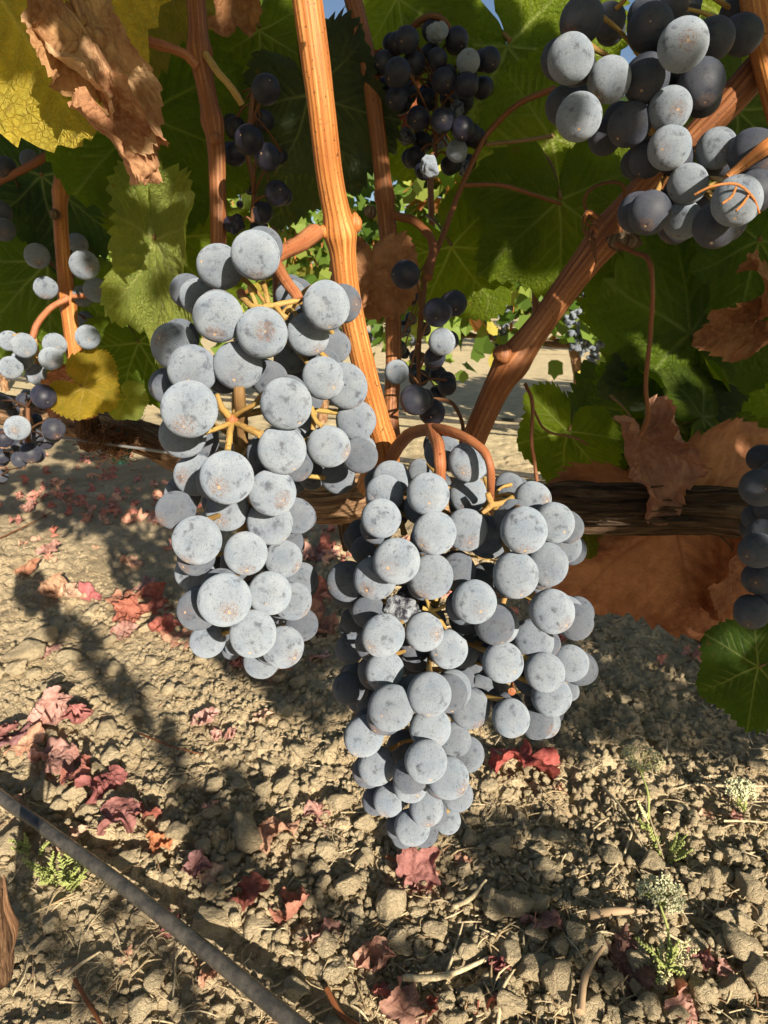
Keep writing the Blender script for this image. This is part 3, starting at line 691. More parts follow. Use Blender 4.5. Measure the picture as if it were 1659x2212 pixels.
# canopy leaves farther back in the same row --------------------------------------
s7 = empty('vine_shoot', 'leafy shaded shoots at the back of the vine filling the top of the picture', 'vine shoot', None)
HOLES = [(465, 170, 525, 225, ''), (575, 0, 645, 70, ''), (700, 0, 745, 60, ''), (1000, 190, 1050, 260, ''), (950, 0, 1000, 40, ''), (225, 185, 260, 230, ''), (720, 380, 760, 470, ''), (225, 480, 250, 560, 'x'), (190, 480, 330, 640, ''), (560, 560, 700, 640, ''), (1000, 430, 1150, 1000, ''), (860, 380, 960, 560, ''), (700, 680, 1100, 1000, ''), (1060, 570, 1540, 1000, ''), (1450, 560, 1520, 700, '')]
cnt = 0; tries = 0; HP = []
while cnt < 50 and tries < 5000:
    tries += 1
    x = random.uniform(-150, 1800); y = random.uniform(-250, 640); d = random.uniform(.58, 1.0)
    if y > 380 and random.random() < .55: continue
    s = random.uniform(.045, .075); spx = s * FPX / d
    if any(a - spx * .5 < x < c + spx * .5 and b - spx * .9 < y < e + spx * .2 for a, b, c, e, _ in HOLES): continue
    if any(math.hypot(x - q[0], y - q[1]) < 55 and abs(d - q[2]) < .15 for q in HP): continue
    HP.append((x, y, d))
    leaf(s7, random.choice(LG), x, y, d, spx, random.uniform(110, 250), random.uniform(-40, 50), random.uniform(-60, 60), random.choice((G1, G2, G3, G1, G4, GG, (.12, .14, .02))), flip=random.random() < .3)
    cnt += 1
for k, (x0, x1) in enumerate(((60, 40), (270, 250), (560, 590), (900, 930), (1180, 1150), (1420, 1450), (1560, 1590))):
    cane('cane', s7, [(x0, -250, .75), ((x0 + x1) / 2, 100, .72), (x1, 400, .70), (x1 + 8, 700, .68)], [13, 13, 14, 15], 'cane2', 8, .04, (), 50 + k, 16)

# ------------------------------------------------------------------ old cordon
vc = empty('vine_cordon', 'gnarled old vine cordon running sideways behind the grape clusters', 'vine cordon', None)
def bark_ridge(seed, a=.16):
    def f(TH, S):
        q = np.stack([np.cos(TH).ravel() * 3.2, np.sin(TH).ravel() * 3.2, S.ravel() * 14], 1)
        q2 = np.stack([np.cos(TH).ravel() * 8, np.sin(TH).ravel() * 8, S.ravel() * 26 + .4 * np.sin(S.ravel() * 60)], 1)
        q3 = np.stack([np.cos(TH).ravel() * 1.2, np.sin(TH).ravel() * 1.2, S.ravel() * 18], 1)
        return (a * 1.2 * (1 - 2 * np.abs(fbm(q, 3, seed))) + a * .6 * fbm(q2, 3, seed + 4) + .16 * fbm(q3, 2, seed + 8)).reshape(TH.shape)
    return f
def limb(name, px, w_, seed, tint=(1, 1, 1), parent=None, a=.16):
    mb = MB(); tube(mb, [P(*p) for p in px], [q * p[2] / FPX / 2 for q, p in zip(w_, px)], 120, 30, ridge=bark_ridge(seed, a), jit=.12, seed=seed)
    o = mb.build(name, M['bark'], parent); o.color = (*tint, 1); return o
limb('cordon_arm', [(1170, 1085, .405), (1230, 1092, .40), (1320, 1100, .395), (1430, 1102, .39), (1540, 1104, .385), (1660, 1118, .38), (1760, 1130, .375)], [66, 92, 96, 92, 90, 96, 90], 3, (.55, .5, .46), vc)
limb('cordon_arm', [(1180, 1090, .405), (1050, 1085, .42), (900, 1065, .43), (790, 1070, .44), (700, 1080, .45), (560, 1050, .50), (400, 985, .56), (330, 955, .60), (240, 925, .64), (120, 905, .70), (-60, 870, .80)],
     [70, 70, 78, 90, 92, 80, 72, 66, 60, 60, 54], 5, (1.5, 1.3, 1.1), vc)
limb('trunk', [(770, 1075, .45), (760, 1130, .455), (745, 1190, .46)], [80, 60, 8], 8, (.6, .55, .5), vc)
limb('spur', [(195, 955, .60), (188, 915, .575), (186, 880, .54)], [50, 46, 34], 9, (.8, .6, .5), vc, .1)
def strips():
    for k in range(26):
        x = random.uniform(1190, 1640); y = 1060 + random.uniform(-10, 85); d = .372 + random.uniform(0, .006); L = random.uniform(60, 240)
        if x + L > 1660: continue
        w1 = random.uniform(-6, 6)
        mb = MB(); tube(mb, [P(x, y, d + .004), P(x + L * .3, y + w1, d), P(x + L * .7, y + w1 * .5, d), P(x + L, y - w1, d + .005)], [.0003, random.uniform(.0008, .0018), .0012, .0003], 6, 7, flat=.4)
        o = mb.build('bark_strip', M['bark'], vc); o.color = (random.uniform(.5, 1.2),) * 3 + (1,)
    for k in range(16):
        x = random.uniform(265, 355); y = 915 + (x - 265) * .45 + random.uniform(0, 45); d = .56 + random.uniform(0, .01)
        mb = MB(); tube(mb, [P(x - 50, y - 12, d), P(x, y + random.uniform(-4, 4), d - .004), P(x + 50, y + 18, d)], [.0003, .0016, .0004], 6, 6, flat=.4)
        o = mb.build('bark_strip', M['bark'], vc); o.color = (1.6, 1.3, 1.05, 1)
strips()
def fibres():
    mb = MB()
    for k in range(420):
        x = random.gauss(235, 26); y = random.gauss(955, 20); d = .555 + random.uniform(-.012, .02); a = random.uniform(-1, 1.2); L = random.uniform(10, 32)
        tube(mb, [P(x, y, d + .01), P(x + L * .5 * math.cos(a), y - L * .5 * math.sin(a), d), P(x + L * math.cos(a + .3), y - L * math.sin(a + .3), d - .006)], [.0005, .0003, .0001], 4, 2, cap=False)
    o = mb.build('bark_fibres', M['tendril'], vc); tag(o, kind='stuff')
fibres()
tp = MB(); tube(tp, [P(258, 960, .60), P(270, 962, .60)], [.017, .017], 24, 4, jit=.08)
o = tp.build('tie_tape', M['tape'], vc)
mbw = MB(); tube(mbw, [P(-60, 920, .62), P(200, 955, .56), P(400, 985, .50), P(760, 1060, .47), P(1200, 1180, .46), P(1700, 1300, .44)], .0011, 8, 6)
wire = mbw.build('trellis_wire', M['wire']); tag(wire, 'thin trellis wire stretched just under the old cordon', 'wire')
# the big brown leaf hanging under the cordon belongs to the vine
leaf(vc, LD[5], 1450, 1105, .42, 285, 165, 5, -15, (.44, .21, .10), 'large reddish brown leaf hanging below the cordon', sx=1.25)
leaf(vc, LG[0], 1265, 1120, .43, 95, 180, 0, 0, G3, 'small green leaf tip just below the cordon')
leaf(vc, LD[3], 1600, 1230, .40, 150, 190, 0, 40, RB, 'folded edge of the brown leaf beside the dark right cluster')

# ------------------------------------------------------------------ grapes
def grape_mesh(seed, el=1.0):
    u, v_ = 40, 28; th = np.linspace(0, 2 * np.pi, u, endpoint=False); ph = np.linspace(0, np.pi, v_ + 1)
    PH, TH = np.meshgrid(ph, th, indexing='ij')
    n = np.stack([np.sin(PH) * np.cos(TH), np.sin(PH) * np.sin(TH), -np.cos(PH)], -1).reshape(-1, 3)
    r = 1 + .04 * fbm(n * 1.1 + seed * 3.1, 2, seed) + .004 * fbm(n * 6, 2, seed)
    r = r - .03 * np.exp(-((n[:, 2] + 1) / .012))          # dimple at the stylar scar
    V = n * r[:, None]; V[:, 2] *= el
    i = np.arange(v_)[:, None] * u; j = np.arange(u)[None, :]; j2 = (j + 1) % u
    f = np.stack([i + j, i + j2, i + u + j2, i + u + j], -1).reshape(-1, 4)
    mb = MB(); mb.add(V, f); me = mb.mesh('grape'); me.materials.append(M['grape']); return me
GM = [grape_mesh(s, e) for s, e in ((1, 1.0), (2, 1.05), (3, .97), (4, 1.09), (5, 1.03), (6, 1.06), (7, .99))]
def shrivel_mesh(seed):
    v, f = ico(4); n = v.copy(); rg = np.random.default_rng(seed); r = np.ones(len(n)) * 1.05
    for k in range(12):
        d = rg.normal(size=3); d /= np.linalg.norm(d); c = n @ d; h = rg.uniform(.68, .92)
        r = np.where(c > .1, np.minimum(r, h / np.maximum(c, .1) * (1 - .0)), r)
    r = r - .16 * (1 - np.abs(fbm(n * 1.8 + seed, 2, seed)) * 3).clip(0, 1) + .05 * fbm(n * 4, 2, seed)
    mb = MB(); mb.add(n * r[:, None], f); me = mb.mesh('grape'); me.materials.append(M['grape'] if seed % 2 else M['raisin']); return me
SM = [shrivel_mesh(s) for s in (61, 62, 63, 64)]
LIT = []; DARK = []
def zc(x0, y0, W, pw=1659):      # grapes measured in an enlarged crop -> photo grid
    k = W / pw * .6636
    return lambda L: [(x0 * .6636 + g[0] * k, y0 * .6636 + g[1] * k, g[2] * k, *g[3:]) for g in L]
ALLG = []
LIT_GRAPES = [(984, 327), (598, 294), (1013, 129), (954, 738), (857, 804), (38, 925), (22, 980), (58, 854), (1269, 279), (903, 206)]  # sunlit berries of the dark clusters, painted pale
def cluster(label, L, D0, rref, axis, bloom_shade=(.85, 1.0), fill=20, group=None, exp=.6, lay=.006, seed=0):  # low bloom values paint the shade of dark clusters into the skin
    rnd = random.Random(seed + 5)
    t = empty('grape_cluster', label, 'grape cluster', group)
    ax = [P(*a) for a in axis]
    placed = []
    L = sorted(L, key=lambda g: ((g[3] if len(g) > 3 else 0), -g[2]))
    for g in L:
        x, y, r = g[:3]; ly = g[3] if len(g) > 3 else 0; shr = len(g) > 4 and g[4] == 's'
        d = D0 * (rref / r) ** exp + ly * lay
        for it in range(90):
            c = P(x, y, d); Rr = r * d / FPX
            bad = any(np.linalg.norm(c - q) < (.90 if not shr else .8) * (Rr + q2) for q, q2, *_ in placed)
            if not bad: break
            d += .0007
        placed.append((c, Rr, shr, True, ly))
    axm = np.array(ax)
    base = list(placed); meanR = np.mean([b[1] for b in base])
    for k in range(fill * 14):
        if fill <= 0: break
        b, rb, *_ = rnd.choice(base); cc = np.mean([q[0] for q in base], axis=0)
        v = b - CAM; v /= np.linalg.norm(v); jit_ = np.array([rnd.gauss(0, 1) for _ in range(3)]) * meanR * .6
        c = b + v * rb * rnd.uniform(1.15, 2.5) + jit_ * 1.2
        # keep inside the outline
        x, y, z = proj(c); Rr = meanR * rnd.uniform(.85, 1); rp = Rr * FPX / z
        cov = [1 for g in L if math.hypot(x - g[0], y - g[1]) < g[2] * .82 - rp * .12]
        if len(cov) < 1: continue
        if any(np.linalg.norm(c - q) < .9 * (Rr + q2) for q, q2, *_ in placed): continue
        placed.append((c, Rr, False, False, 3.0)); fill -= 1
    cen = np.mean([q[0] for q in placed], axis=0)
    st = MB()
    for c, Rr, shr, vis, lyr in placed:
        me = rnd.choice(SM if shr else GM); o = link('grape', me, t)
        # nearest rachis point
        best = min(((np.linalg.norm(c - (a + (b - a) * s)), a + (b - a) * s) for a, b in zip(ax[:-1], ax[1:]) for s in (0, .25, .5, .75, 1)), key=lambda q: q[0])[1]
        out = c - best; out /= np.linalg.norm(out) + 1e-9; out = out + np.array((0, 0, -.55)) + np.array([rnd.gauss(0, .28) for _ in range(3)]); out /= np.linalg.norm(out)
        o.location = c; q = Vector(-out).to_track_quat('Z', 'Y'); o.rotation_mode = 'QUATERNION'; o.rotation_quaternion = q @ Matrix.Rotation(rnd.uniform(0, 6.28), 3, 'Z').to_quaternion()
        o.scale = (Rr, Rr, Rr); layer_shade = (max(.25, 1 - .22 * max(0, lyr - .5)) if seed in (1, 2, 3) else 1.0)  # back layers and fillers coloured darker to stand in for shade
        if seed == 3 and lyr >= 1: layer_shade = .22
        o.color = (.95 if (shr and seed == 4) or any(math.hypot(proj(c)[0] - a, proj(c)[1] - b) < 9 for a, b in LIT_GRAPES) else rnd.uniform(*bloom_shade) * layer_shade, .15 if bloom_shade[1] < .2 else 1.0 if rnd.random() < .5 else rnd.uniform(0, .5), 0, 1)  # sunlit berries get the pale tone, their light put into the colour
        pb = c - out * Rr * .95; mid = (pb + best) / 2 + np.array((0, 0, .002))
        if vis: tube(st, [pb, mid, best], [Rr * .16, Rr * .09, Rr * .13], 6, 3)
        if vis: ALLG.append((c, Rr))
    for a in (ax,): tube(st, a, [meanR * .22, meanR * .3, meanR * .2], 9, 6, jit=.15)
    st.build('rachis', M['green'] if seed in (1, 2, 3, 8) else M['tendril'], t)
    return t, placed
def stems(t, px, w_, mat='green', name='rachis_branch', seed=0, label=None):
    if mat == 'green': w_ = [q * .8 for q in w_]
    mb = MB(); tube(mb, [P(*p) for p in px], [q * p[2] / FPX / 2 for q, p in zip(w_, px)], 18, 12, jit=.34 if mat == 'green' else .16, seed=seed + int(px[0][0]) % 37)
    o = mb.build(name, M[mat], t)
    if label: o['label'] = label
    return o

A = zc(450, 700, 800)([(792,272,165,0),(550,352,150,1),(400,552,120,1),(538,685,168,0),(835,797,172,0),(1268,612,160,0),(1145,808,143,0),(1030,545,105,2),(1020,645,82,3),(245,885,158,1.5),(365,1045,165,1),(672,1018,165,1),(850,1085,115,2),(1040,945,125,1),(1330,890,108,2),
 (1248,1100,143,0),(1398,1155,148,1),(345,1312,188,0),(215,1140,105,2),(998,1275,176,0),(1060,1390,108,1),(1470,1388,137,1),(1500,1589,108,1.5),(298,1485,158,1),(400,1525,95,2),(968,1585,167,0),(720,1625,112,1),(1100,1625,98,1.5),(1285,1562,142,0),
 (1180,1260,60,3)])
B = zc(450, 1450, 800)([(600,218,182,0),(388,200,142,1),(905,318,162,0),(602,432,145,1),(1050,258,76,1),(1170,216,85,2),(1350,218,110,2),(890,520,152,1),(1062,475,122,2),(300,330,122,2),(270,480,88,3),(397,640,166,0),(725,728,146,0),(980,765,128,1),(1045,670,80,2),(385,850,130,1.5),
 (582,1042,182,0),(888,995,148,0),(1100,902,112,2),(1040,1050,132,1),(1062,1180,88,2),(420,1078,130,1),(773,1272,158,0),(975,1360,144,1),(468,1318,116,1),(548,1285,84,.6),(635,1365,50,2),(833,1453,122,1.5)])
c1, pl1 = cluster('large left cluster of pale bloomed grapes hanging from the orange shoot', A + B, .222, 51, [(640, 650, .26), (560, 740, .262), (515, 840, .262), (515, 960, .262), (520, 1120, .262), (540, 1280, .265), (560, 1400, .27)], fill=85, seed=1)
z1 = lambda x, y, d: (298.6 + .32 * x, 464.5 + .32 * y, d)
stems(c1, [z1(1190, 125, .275), z1(1080, 200, .262), z1(940, 270, .25), z1(900, 320, .245)], [42, 34, 33, 34], 'red', 'peduncle', 1, 'fuzzy red peduncle joining the cluster to the shoot')
stems(c1, [z1(930, 330, .244), z1(985, 430, .236), z1(1060, 530, .232), z1(1085, 575, .231)], [28, 26, 24, 22], 'red', 'peduncle', 2)
stems(c1, [z1(1085, 575, .231), z1(1000, 590, .229), z1(900, 612, .228), z1(780, 620, .229), z1(690, 545, .235)], [16, 13, 16, 16, 18], 'green', seed=3)
for q, w_ in (([(840, 455, .224), (862, 520, .227), (880, 600, .229)], [16, 13, 14]), ([(745, 480, .228), (775, 550, .229), (800, 610, .23)], [11, 11, 12]), ([(930, 620, .228), (960, 660, .226), (1000, 700, .226)], [15, 14, 17]), ([(690, 520, .236), (730, 580, .233), (780, 625, .23)], [18, 17, 15])):
    stems(c1, [z1(*p) for p in q], w_, 'green' if w_[0] < 17 else 'red')
stems(c1, [z1(682, 1150, .222), z1(685, 1250, .224), z1(700, 1400, .232), z1(710, 1540, .238)], [25, 26, 27, 22], 'petiole', 'rachis_axis', 5)
for q, w_ in (([(640, 1380, .222), (570, 1310, .218), (530, 1210, .215)], [20, 17, 12]), ([(640, 1360, .222), (720, 1310, .217), (810, 1270, .214)], [15, 13, 14]), ([(640, 1400, .222), (560, 1430, .216), (445, 1475, .211)], [15, 14, 11]), ([(630, 1390, .222), (618, 1480, .216), (605, 1590, .213)], [16, 17, 18]), ([(650, 1400, .222), (740, 1440, .217), (830, 1485, .214)], [15, 18, 22]), ([(1170, 1300, .235), (1195, 1380, .233), (1240, 1425, .232)], [13, 12, 12]), ([(1190, 1330, .236), (1180, 1450, .236)], [14, 12])):
    stems(c1, [z1(*p) for p in q], w_)
knob(c1, 298.6 + .32 * 632, 464.5 + .32 * 1385, .2215, 13, 'red', 'rachis_node', 4)

C_ = zc(1050, 1350, 900)([(875,285,122,0),(720,225,112,2),(585,340,75,2),(412,392,118,1),(372,475,116,.5),(632,478,129,0),(350,622,121,0),(868,478,116,1),(672,710,132,0),(860,690,130,1),(1115,437,92,2),(1258,508,110,0.5),(1385,648,124,1),(1207,692,141,0),(1452,790,103,2),(1345,900,127,1),(1158,963,137,0),
 (990,735,125,2),(1120,805,45,2),(1300,1010,60,2),(445,878,141,0),(650,970,136,1),(800,920,108,2),(315,980,132,1),(200,745,78,3),(260,812,90,2),(150,1000,122,3),(250,1140,95,2),(475,1157,114,0,'s'),(910,1122,134,0),(935,1000,95,2),(1060,1258,117,.5),(870,1233,95,1),(364,1325,128,0),(610,1302,118,0),(1375,1180,134,0),(1450,1198,116,1),(1263,1350,120,1)])
D_ = zc(1050, 2000, 900)([(755,208,118,0),(835,222,104,1),(920,190,75,2),(565,250,98,2),(374,340,119,0),(640,478,134,0),(410,560,138,1),(775,450,118,1.2),(882,562,124,1.4),(965,455,102,2),(900,330,50,1,'s'),(1082,288,124,.5),(1330,345,119,0),(1480,292,110,1),(1372,492,122,1),(1478,458,62,2),
 (1128,620,114,0),(1328,645,98,1),(645,680,126,.5),(790,750,100,1.5),(865,838,108,2),(248,730,119,.6),(490,790,98,3),(325,908,112,1),(620,880,129,0),(752,980,124,.8),(525,1020,103,0),(805,1085,96,1.5),(400,1108,98,.8),(340,1128,72,1.6),(622,1160,104,.6),(538,1275,110,1),(748,1235,80,1.2),
 (165,205,90,2),(200,370,80,2),(155,440,100,3),(280,530,80,3),(190,80,90,3)])
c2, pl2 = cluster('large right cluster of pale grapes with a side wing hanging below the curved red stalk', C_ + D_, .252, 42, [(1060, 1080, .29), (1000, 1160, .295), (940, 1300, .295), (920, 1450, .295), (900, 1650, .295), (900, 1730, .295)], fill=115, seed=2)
z3 = lambda x, y, d: (696.8 + .36 * x, 895.9 + .36 * y, d)
stems(c2, [z3(395, 300, .335), z3(445, 200, .325), z3(520, 120, .30), z3(620, 90, .27), z3(740, 95, .25), z3(860, 140, .238), z3(960, 210, .232), z3(1003, 300, .23), z3(1010, 400, .234), z3(1008, 500, .242)], [22, 30, 27, 26, 24, 21, 20, 18, 18, 16], 'red', 'peduncle', 3, 'curved red stalk arching over the top of the cluster')
stems(c2, [z3(660, 90, .262), z3(690, 180, .248), z3(705, 280, .242), z3(705, 395, .246)], [32, 28, 27, 25], 'red', 'peduncle', 6, 'short thick red stalk dropping between two top grapes')
for q, w_ in (([(990, 470, .236), (1010, 540, .238), (960, 590, .238)], [14, 18, 10]), ([(1010, 540, .238), (1080, 530, .24), (1140, 500, .245)], [18, 15, 16]), ([(1040, 550, .24), (1110, 585, .245)], [18, 10]), ([(620, 1100, .244), (650, 1170, .25), (700, 1230, .252), (740, 1280, .255)], [8, 12, 12, 8]), ([(600, 1160, .25), (680, 1170, .25), (740, 1140, .25)], [12, 10, 10]), ([(1095, 1090, .245), (1085, 1130, .245)], [14, 12]), ([(475, 640, .262), (490, 720, .262)], [12, 20])):
    stems(c2, [z3(*p) for p in q], w_)
stems(c2, [(1107.5, 1465, .262), (1107, 1480, .258), (1105.5, 1494, .252)], [6, 6, 17], 'red', 'pedicel', 2)

E = zc(1500, 0, 1000)([(592,318,124,.5),(802,432,115,0),(1200,243,131,0),(1300,450,120,1),(638,632,122,0),(560,570,100,1.5),(1128,590,112,0),(912,672,112,1),(1000,425,122,1),(1125,800,112,0),(1380,803,105,0),(1225,993,104,0),(1200,1190,100,0),(1020,1150,113,1),(1490,1085,130,0),(1600,1030,85,1),(1378,1215,120,1),(1160,1220,95,2),
 (1575,825,120,1.5),(780,740,90,2),(650,110,115,1),(800,110,88,2),(1025,150,120,2),(1365,210,105,1.5),(1520,190,100,2),(1200,60,90,3),(960,870,80,2),(985,945,66,2),(1000,770,85,2),(1330,1120,80,3),(1560,1000,70,3),(1090,40,80,3),(1500,60,90,3)])
c3, pl3 = cluster('upper right cluster of half-lit grapes crossing the diagonal shoot', E, .222, 46, [(1420, -40, .25), (1400, 80, .25), (1390, 200, .25), (1440, 330, .255), (1500, 420, .26)], fill=42, seed=3, bloom_shade=(.85, 1.0))
for q in ([(1500, 420, .200), (1540, 402, .198), (1590, 398, .198), (1625, 425, .199), (1640, 460, .203)], [(1560, 440, .196), (1580, 425, .196), (1590, 405, .197)], [(1590, 455, .197), (1605, 440, .198), (1618, 420, .199)]):
    stems(c3, q, [5, 6, 5], 'cane', 'dry_flower_remains')
Fc = zc(800, 0, 1000)([(870,215,66,0),(790,235,52,1),(1035,180,62,0,'s'),(1140,215,62,0),(1315,322,62,0),(745,340,62,0),(1200,335,64,0),(910,340,62,0),(820,390,72,1),(1065,435,64,0),(1275,475,56,0),(1190,462,64,0),(740,480,54,0),(875,510,50,0),(1000,300,60,1),(980,540,58,1),(835,560,56,1),(1135,590,52,0,'s'),(1060,650,62,0),(1172,695,62,0),(1215,735,54,1),(870,740,54,0,'s'),(950,762,52,0),(1048,762,46,0,'s'),(1140,815,58,0),(915,850,54,1),(995,898,58,0,'s'),(1100,895,50,1),(930,640,62,1),(1180,545,52,1),(1180,905,46,1,'s'),(1100,530,55,1)])
c4, pl4 = cluster('black shaded cluster with shrivelled grapes at the top centre', Fc, .39, 25, [(950, 30, .41), (940, 120, .415), (940, 230, .415), (940, 340, .415)], bloom_shade=(.0, .05), fill=34, seed=4)
stems(c4, [(880, 100, .42), (890, 60, .41), (930, 35, .40), (965, 50, .40), (975, 90, .41)], [10, 14, 14, 10, 8], 'tendril', 'peduncle')
H_ = zc(0, 0, 1000)([(1437,483,76,0),(1340,635,35,0),(1427,652,53,0),(1345,755,78,0),(1495,735,31,0),(1270,690,56,1),(1270,830,62,0.5),(1445,850,72,0),(1510,855,50,1),(1230,760,40,1),(1335,880,40,1),(1440,940,30,1),(1495,1045,66,0),(1300,995,28,0),(1350,1005,32,0),(1400,1010,30,0),(1410,1150,60,0),(1465,1098,33,1),(1295,1105,20,0),(1262,1215,62,0,'s'),(1400,1230,50,1),(1270,590,44,1)])
c5, pl5 = cluster('small loose cluster of black grapes with one single grape on top, behind the left cluster', H_, .35, 27, [(548, 190, .37), (540, 260, .372), (535, 330, .372), (548, 400, .372), (545, 480, .372)], bloom_shade=(.0, .06), fill=12, seed=5, lay=.01)
I_ = [(796.3 + .195 * a, 497.7 + .195 * b, r * .195, *q) for a, b, r, *q in ((410,490,155,0),(590,600,72,0,'s'),(950,810,140,1),(755,910,155,0),(810,1235,150,0),(280,1040,62,0,'s'),(400,1110,78,0,'s'),(610,1080,65,0),(320,1280,78,1),(400,1360,62,0,'s'),(530,1400,80,0),(725,1430,115,0),(310,1570,135,0),(575,1635,95,0),(765,1590,95,1),(870,1725,105,0),(515,1880,165,0),(700,2010,148,1),(780,1820,80,1),(505,960,62,0,'s'),(470,730,100,1),(500,1560,80,2))]
c6, pl6 = cluster('ragged dark cluster hanging between the two big pale clusters', I_, .37, 25, [(925, 560, .40), (915, 640, .40), (905, 740, .40), (905, 860, .40)], bloom_shade=(.0, .15), fill=18, seed=6, lay=.01)
Ja = zc(0, 700, 1000)([(200,222,65,0),(420,155,52,1),(455,270,78,0),(500,290,45,1),(247,395,62,0),(520,405,65,0),(445,438,57,0),(250,500,30,0),(460,565,45,0),(475,660,65,0),(430,750,28,0),(250,330,30,1),(265,560,25,1)])
c7, _ = cluster('loose cluster beside the thin shoot at the far left, upper of the left edge clusters', Ja, .47, 23, [(150, 520, .51), (155, 620, .51), (165, 740, .52)], bloom_shade=(.6, .95), fill=3, seed=7, group=None, lay=.012)
Jb = zc(0, 700, 1000)([(130,705,65,0),(50,680,55,1),(295,700,62,1),(275,775,62,0),(60,825,62,0),(110,800,33,0),(163,800,32,0),(195,860,55,0),(210,820,40,1),(10,720,40,1),(330,820,40,1)])
c8, _ = cluster('sunlit cluster of pale mixed-size grapes at the left edge above the dark one', Jb, .46, 24, [(75, 730, .49), (80, 780, .49), (60, 820, .49)], fill=4, seed=8, lay=.01)
Jc = zc(0, 700, 1000)([(235,980,65,0),(145,975,33,0),(70,1055,35,0),(95,1150,67,0),(290,1155,60,0),(190,1120,36,0),(185,1200,46,0),(245,1222,46,1),(165,1285,56,0),(55,1290,30,0),(20,1205,50,1),(10,1010,42,1),(240,1085,23,0),(100,1245,40,1),(10,1300,42,1),(35,1015,36,0),(150,1010,40,1),(10,1410,35,0),(110,1330,34,1)])
c9, _ = cluster('dark blue cluster lowest at the left edge with one pale lit grape', Jc, .45, 24, [(60, 880, .48), (60, 950, .48), (50, 1010, .48)], bloom_shade=(.03, .25), fill=18, seed=9, lay=.01)
K_ = zc(1500, 1400, 1000)([(1620,150,72,0),(1612,310,102,0),(1592,470,72,0),(1625,560,82,.5),(1602,650,96,1),(1610,800,88,0),(1570,985,90,1),(1587,967,68,0),(1655,1070,62,0),(1670,420,80,1),(1680,720,90,1),(1690,900,90,1),(1700,250,90,1)])
c10, pl10 = cluster('shaded blue cluster cut off by the right edge below the middle', K_, .285, 35, [(1680, 1440 * .6636 + 0, .31), (1660, 1100, .31), (1650, 1250, .31)], bloom_shade=(.12, .35), fill=6, seed=10)
Lc = zc(0, 0, 1000)([(30,905,55,0),(75,945,35,0),(110,895,40,1),(160,860,50,1),(275,915,40,0),(170,930,35,0),(230,930,35,1),(10,940,40,1),(20,1240,60,0),(5,1150,60,1)])
c11, pl11 = cluster('small dark grapes showing under the yellow leaf at the left edge', Lc, .50, 18, [(60, 330, .53), (70, 370, .53), (20, 460, .53)], bloom_shade=(.1, .5), fill=2, seed=11)

# ------------------------------------------------------------------ fallen leaves
def ground_leaf(x, y, rpx, c, label=None, up=.3):
    g = G(x, y); d = (g - CAM) @ F; gr = sum(c) / 3; c = tuple(min(.75, (q * .8 + gr * .2) * 1.15 + .015) for q in c); S = rpx * d / FPX * 1.38
    o = link('fallen_leaf', random.choice(LW)); z = hgt(g[0], g[1])
    o.location = (g[0], g[1], z + S * .22 + .004); o.scale = (S, S, S * random.uniform(.8, 1.2)); o.rotation_euler = (random.uniform(-.7, .7) - up * .6, random.uniform(-.6, .6), random.uniform(0, 6.28)); o.color = (*c, 1)
    tag(o, label or 'crumpled reddish brown vine leaf lying on the soil', 'fallen leaf', 'fallen vine leaves on the ground')
PK = (.56, .30, .24); CR = (.34, .09, .08); OR = (.62, .33, .18); BP = (.50, .25, .19); TN = (.64, .42, .26); MR = (.34, .12, .10)
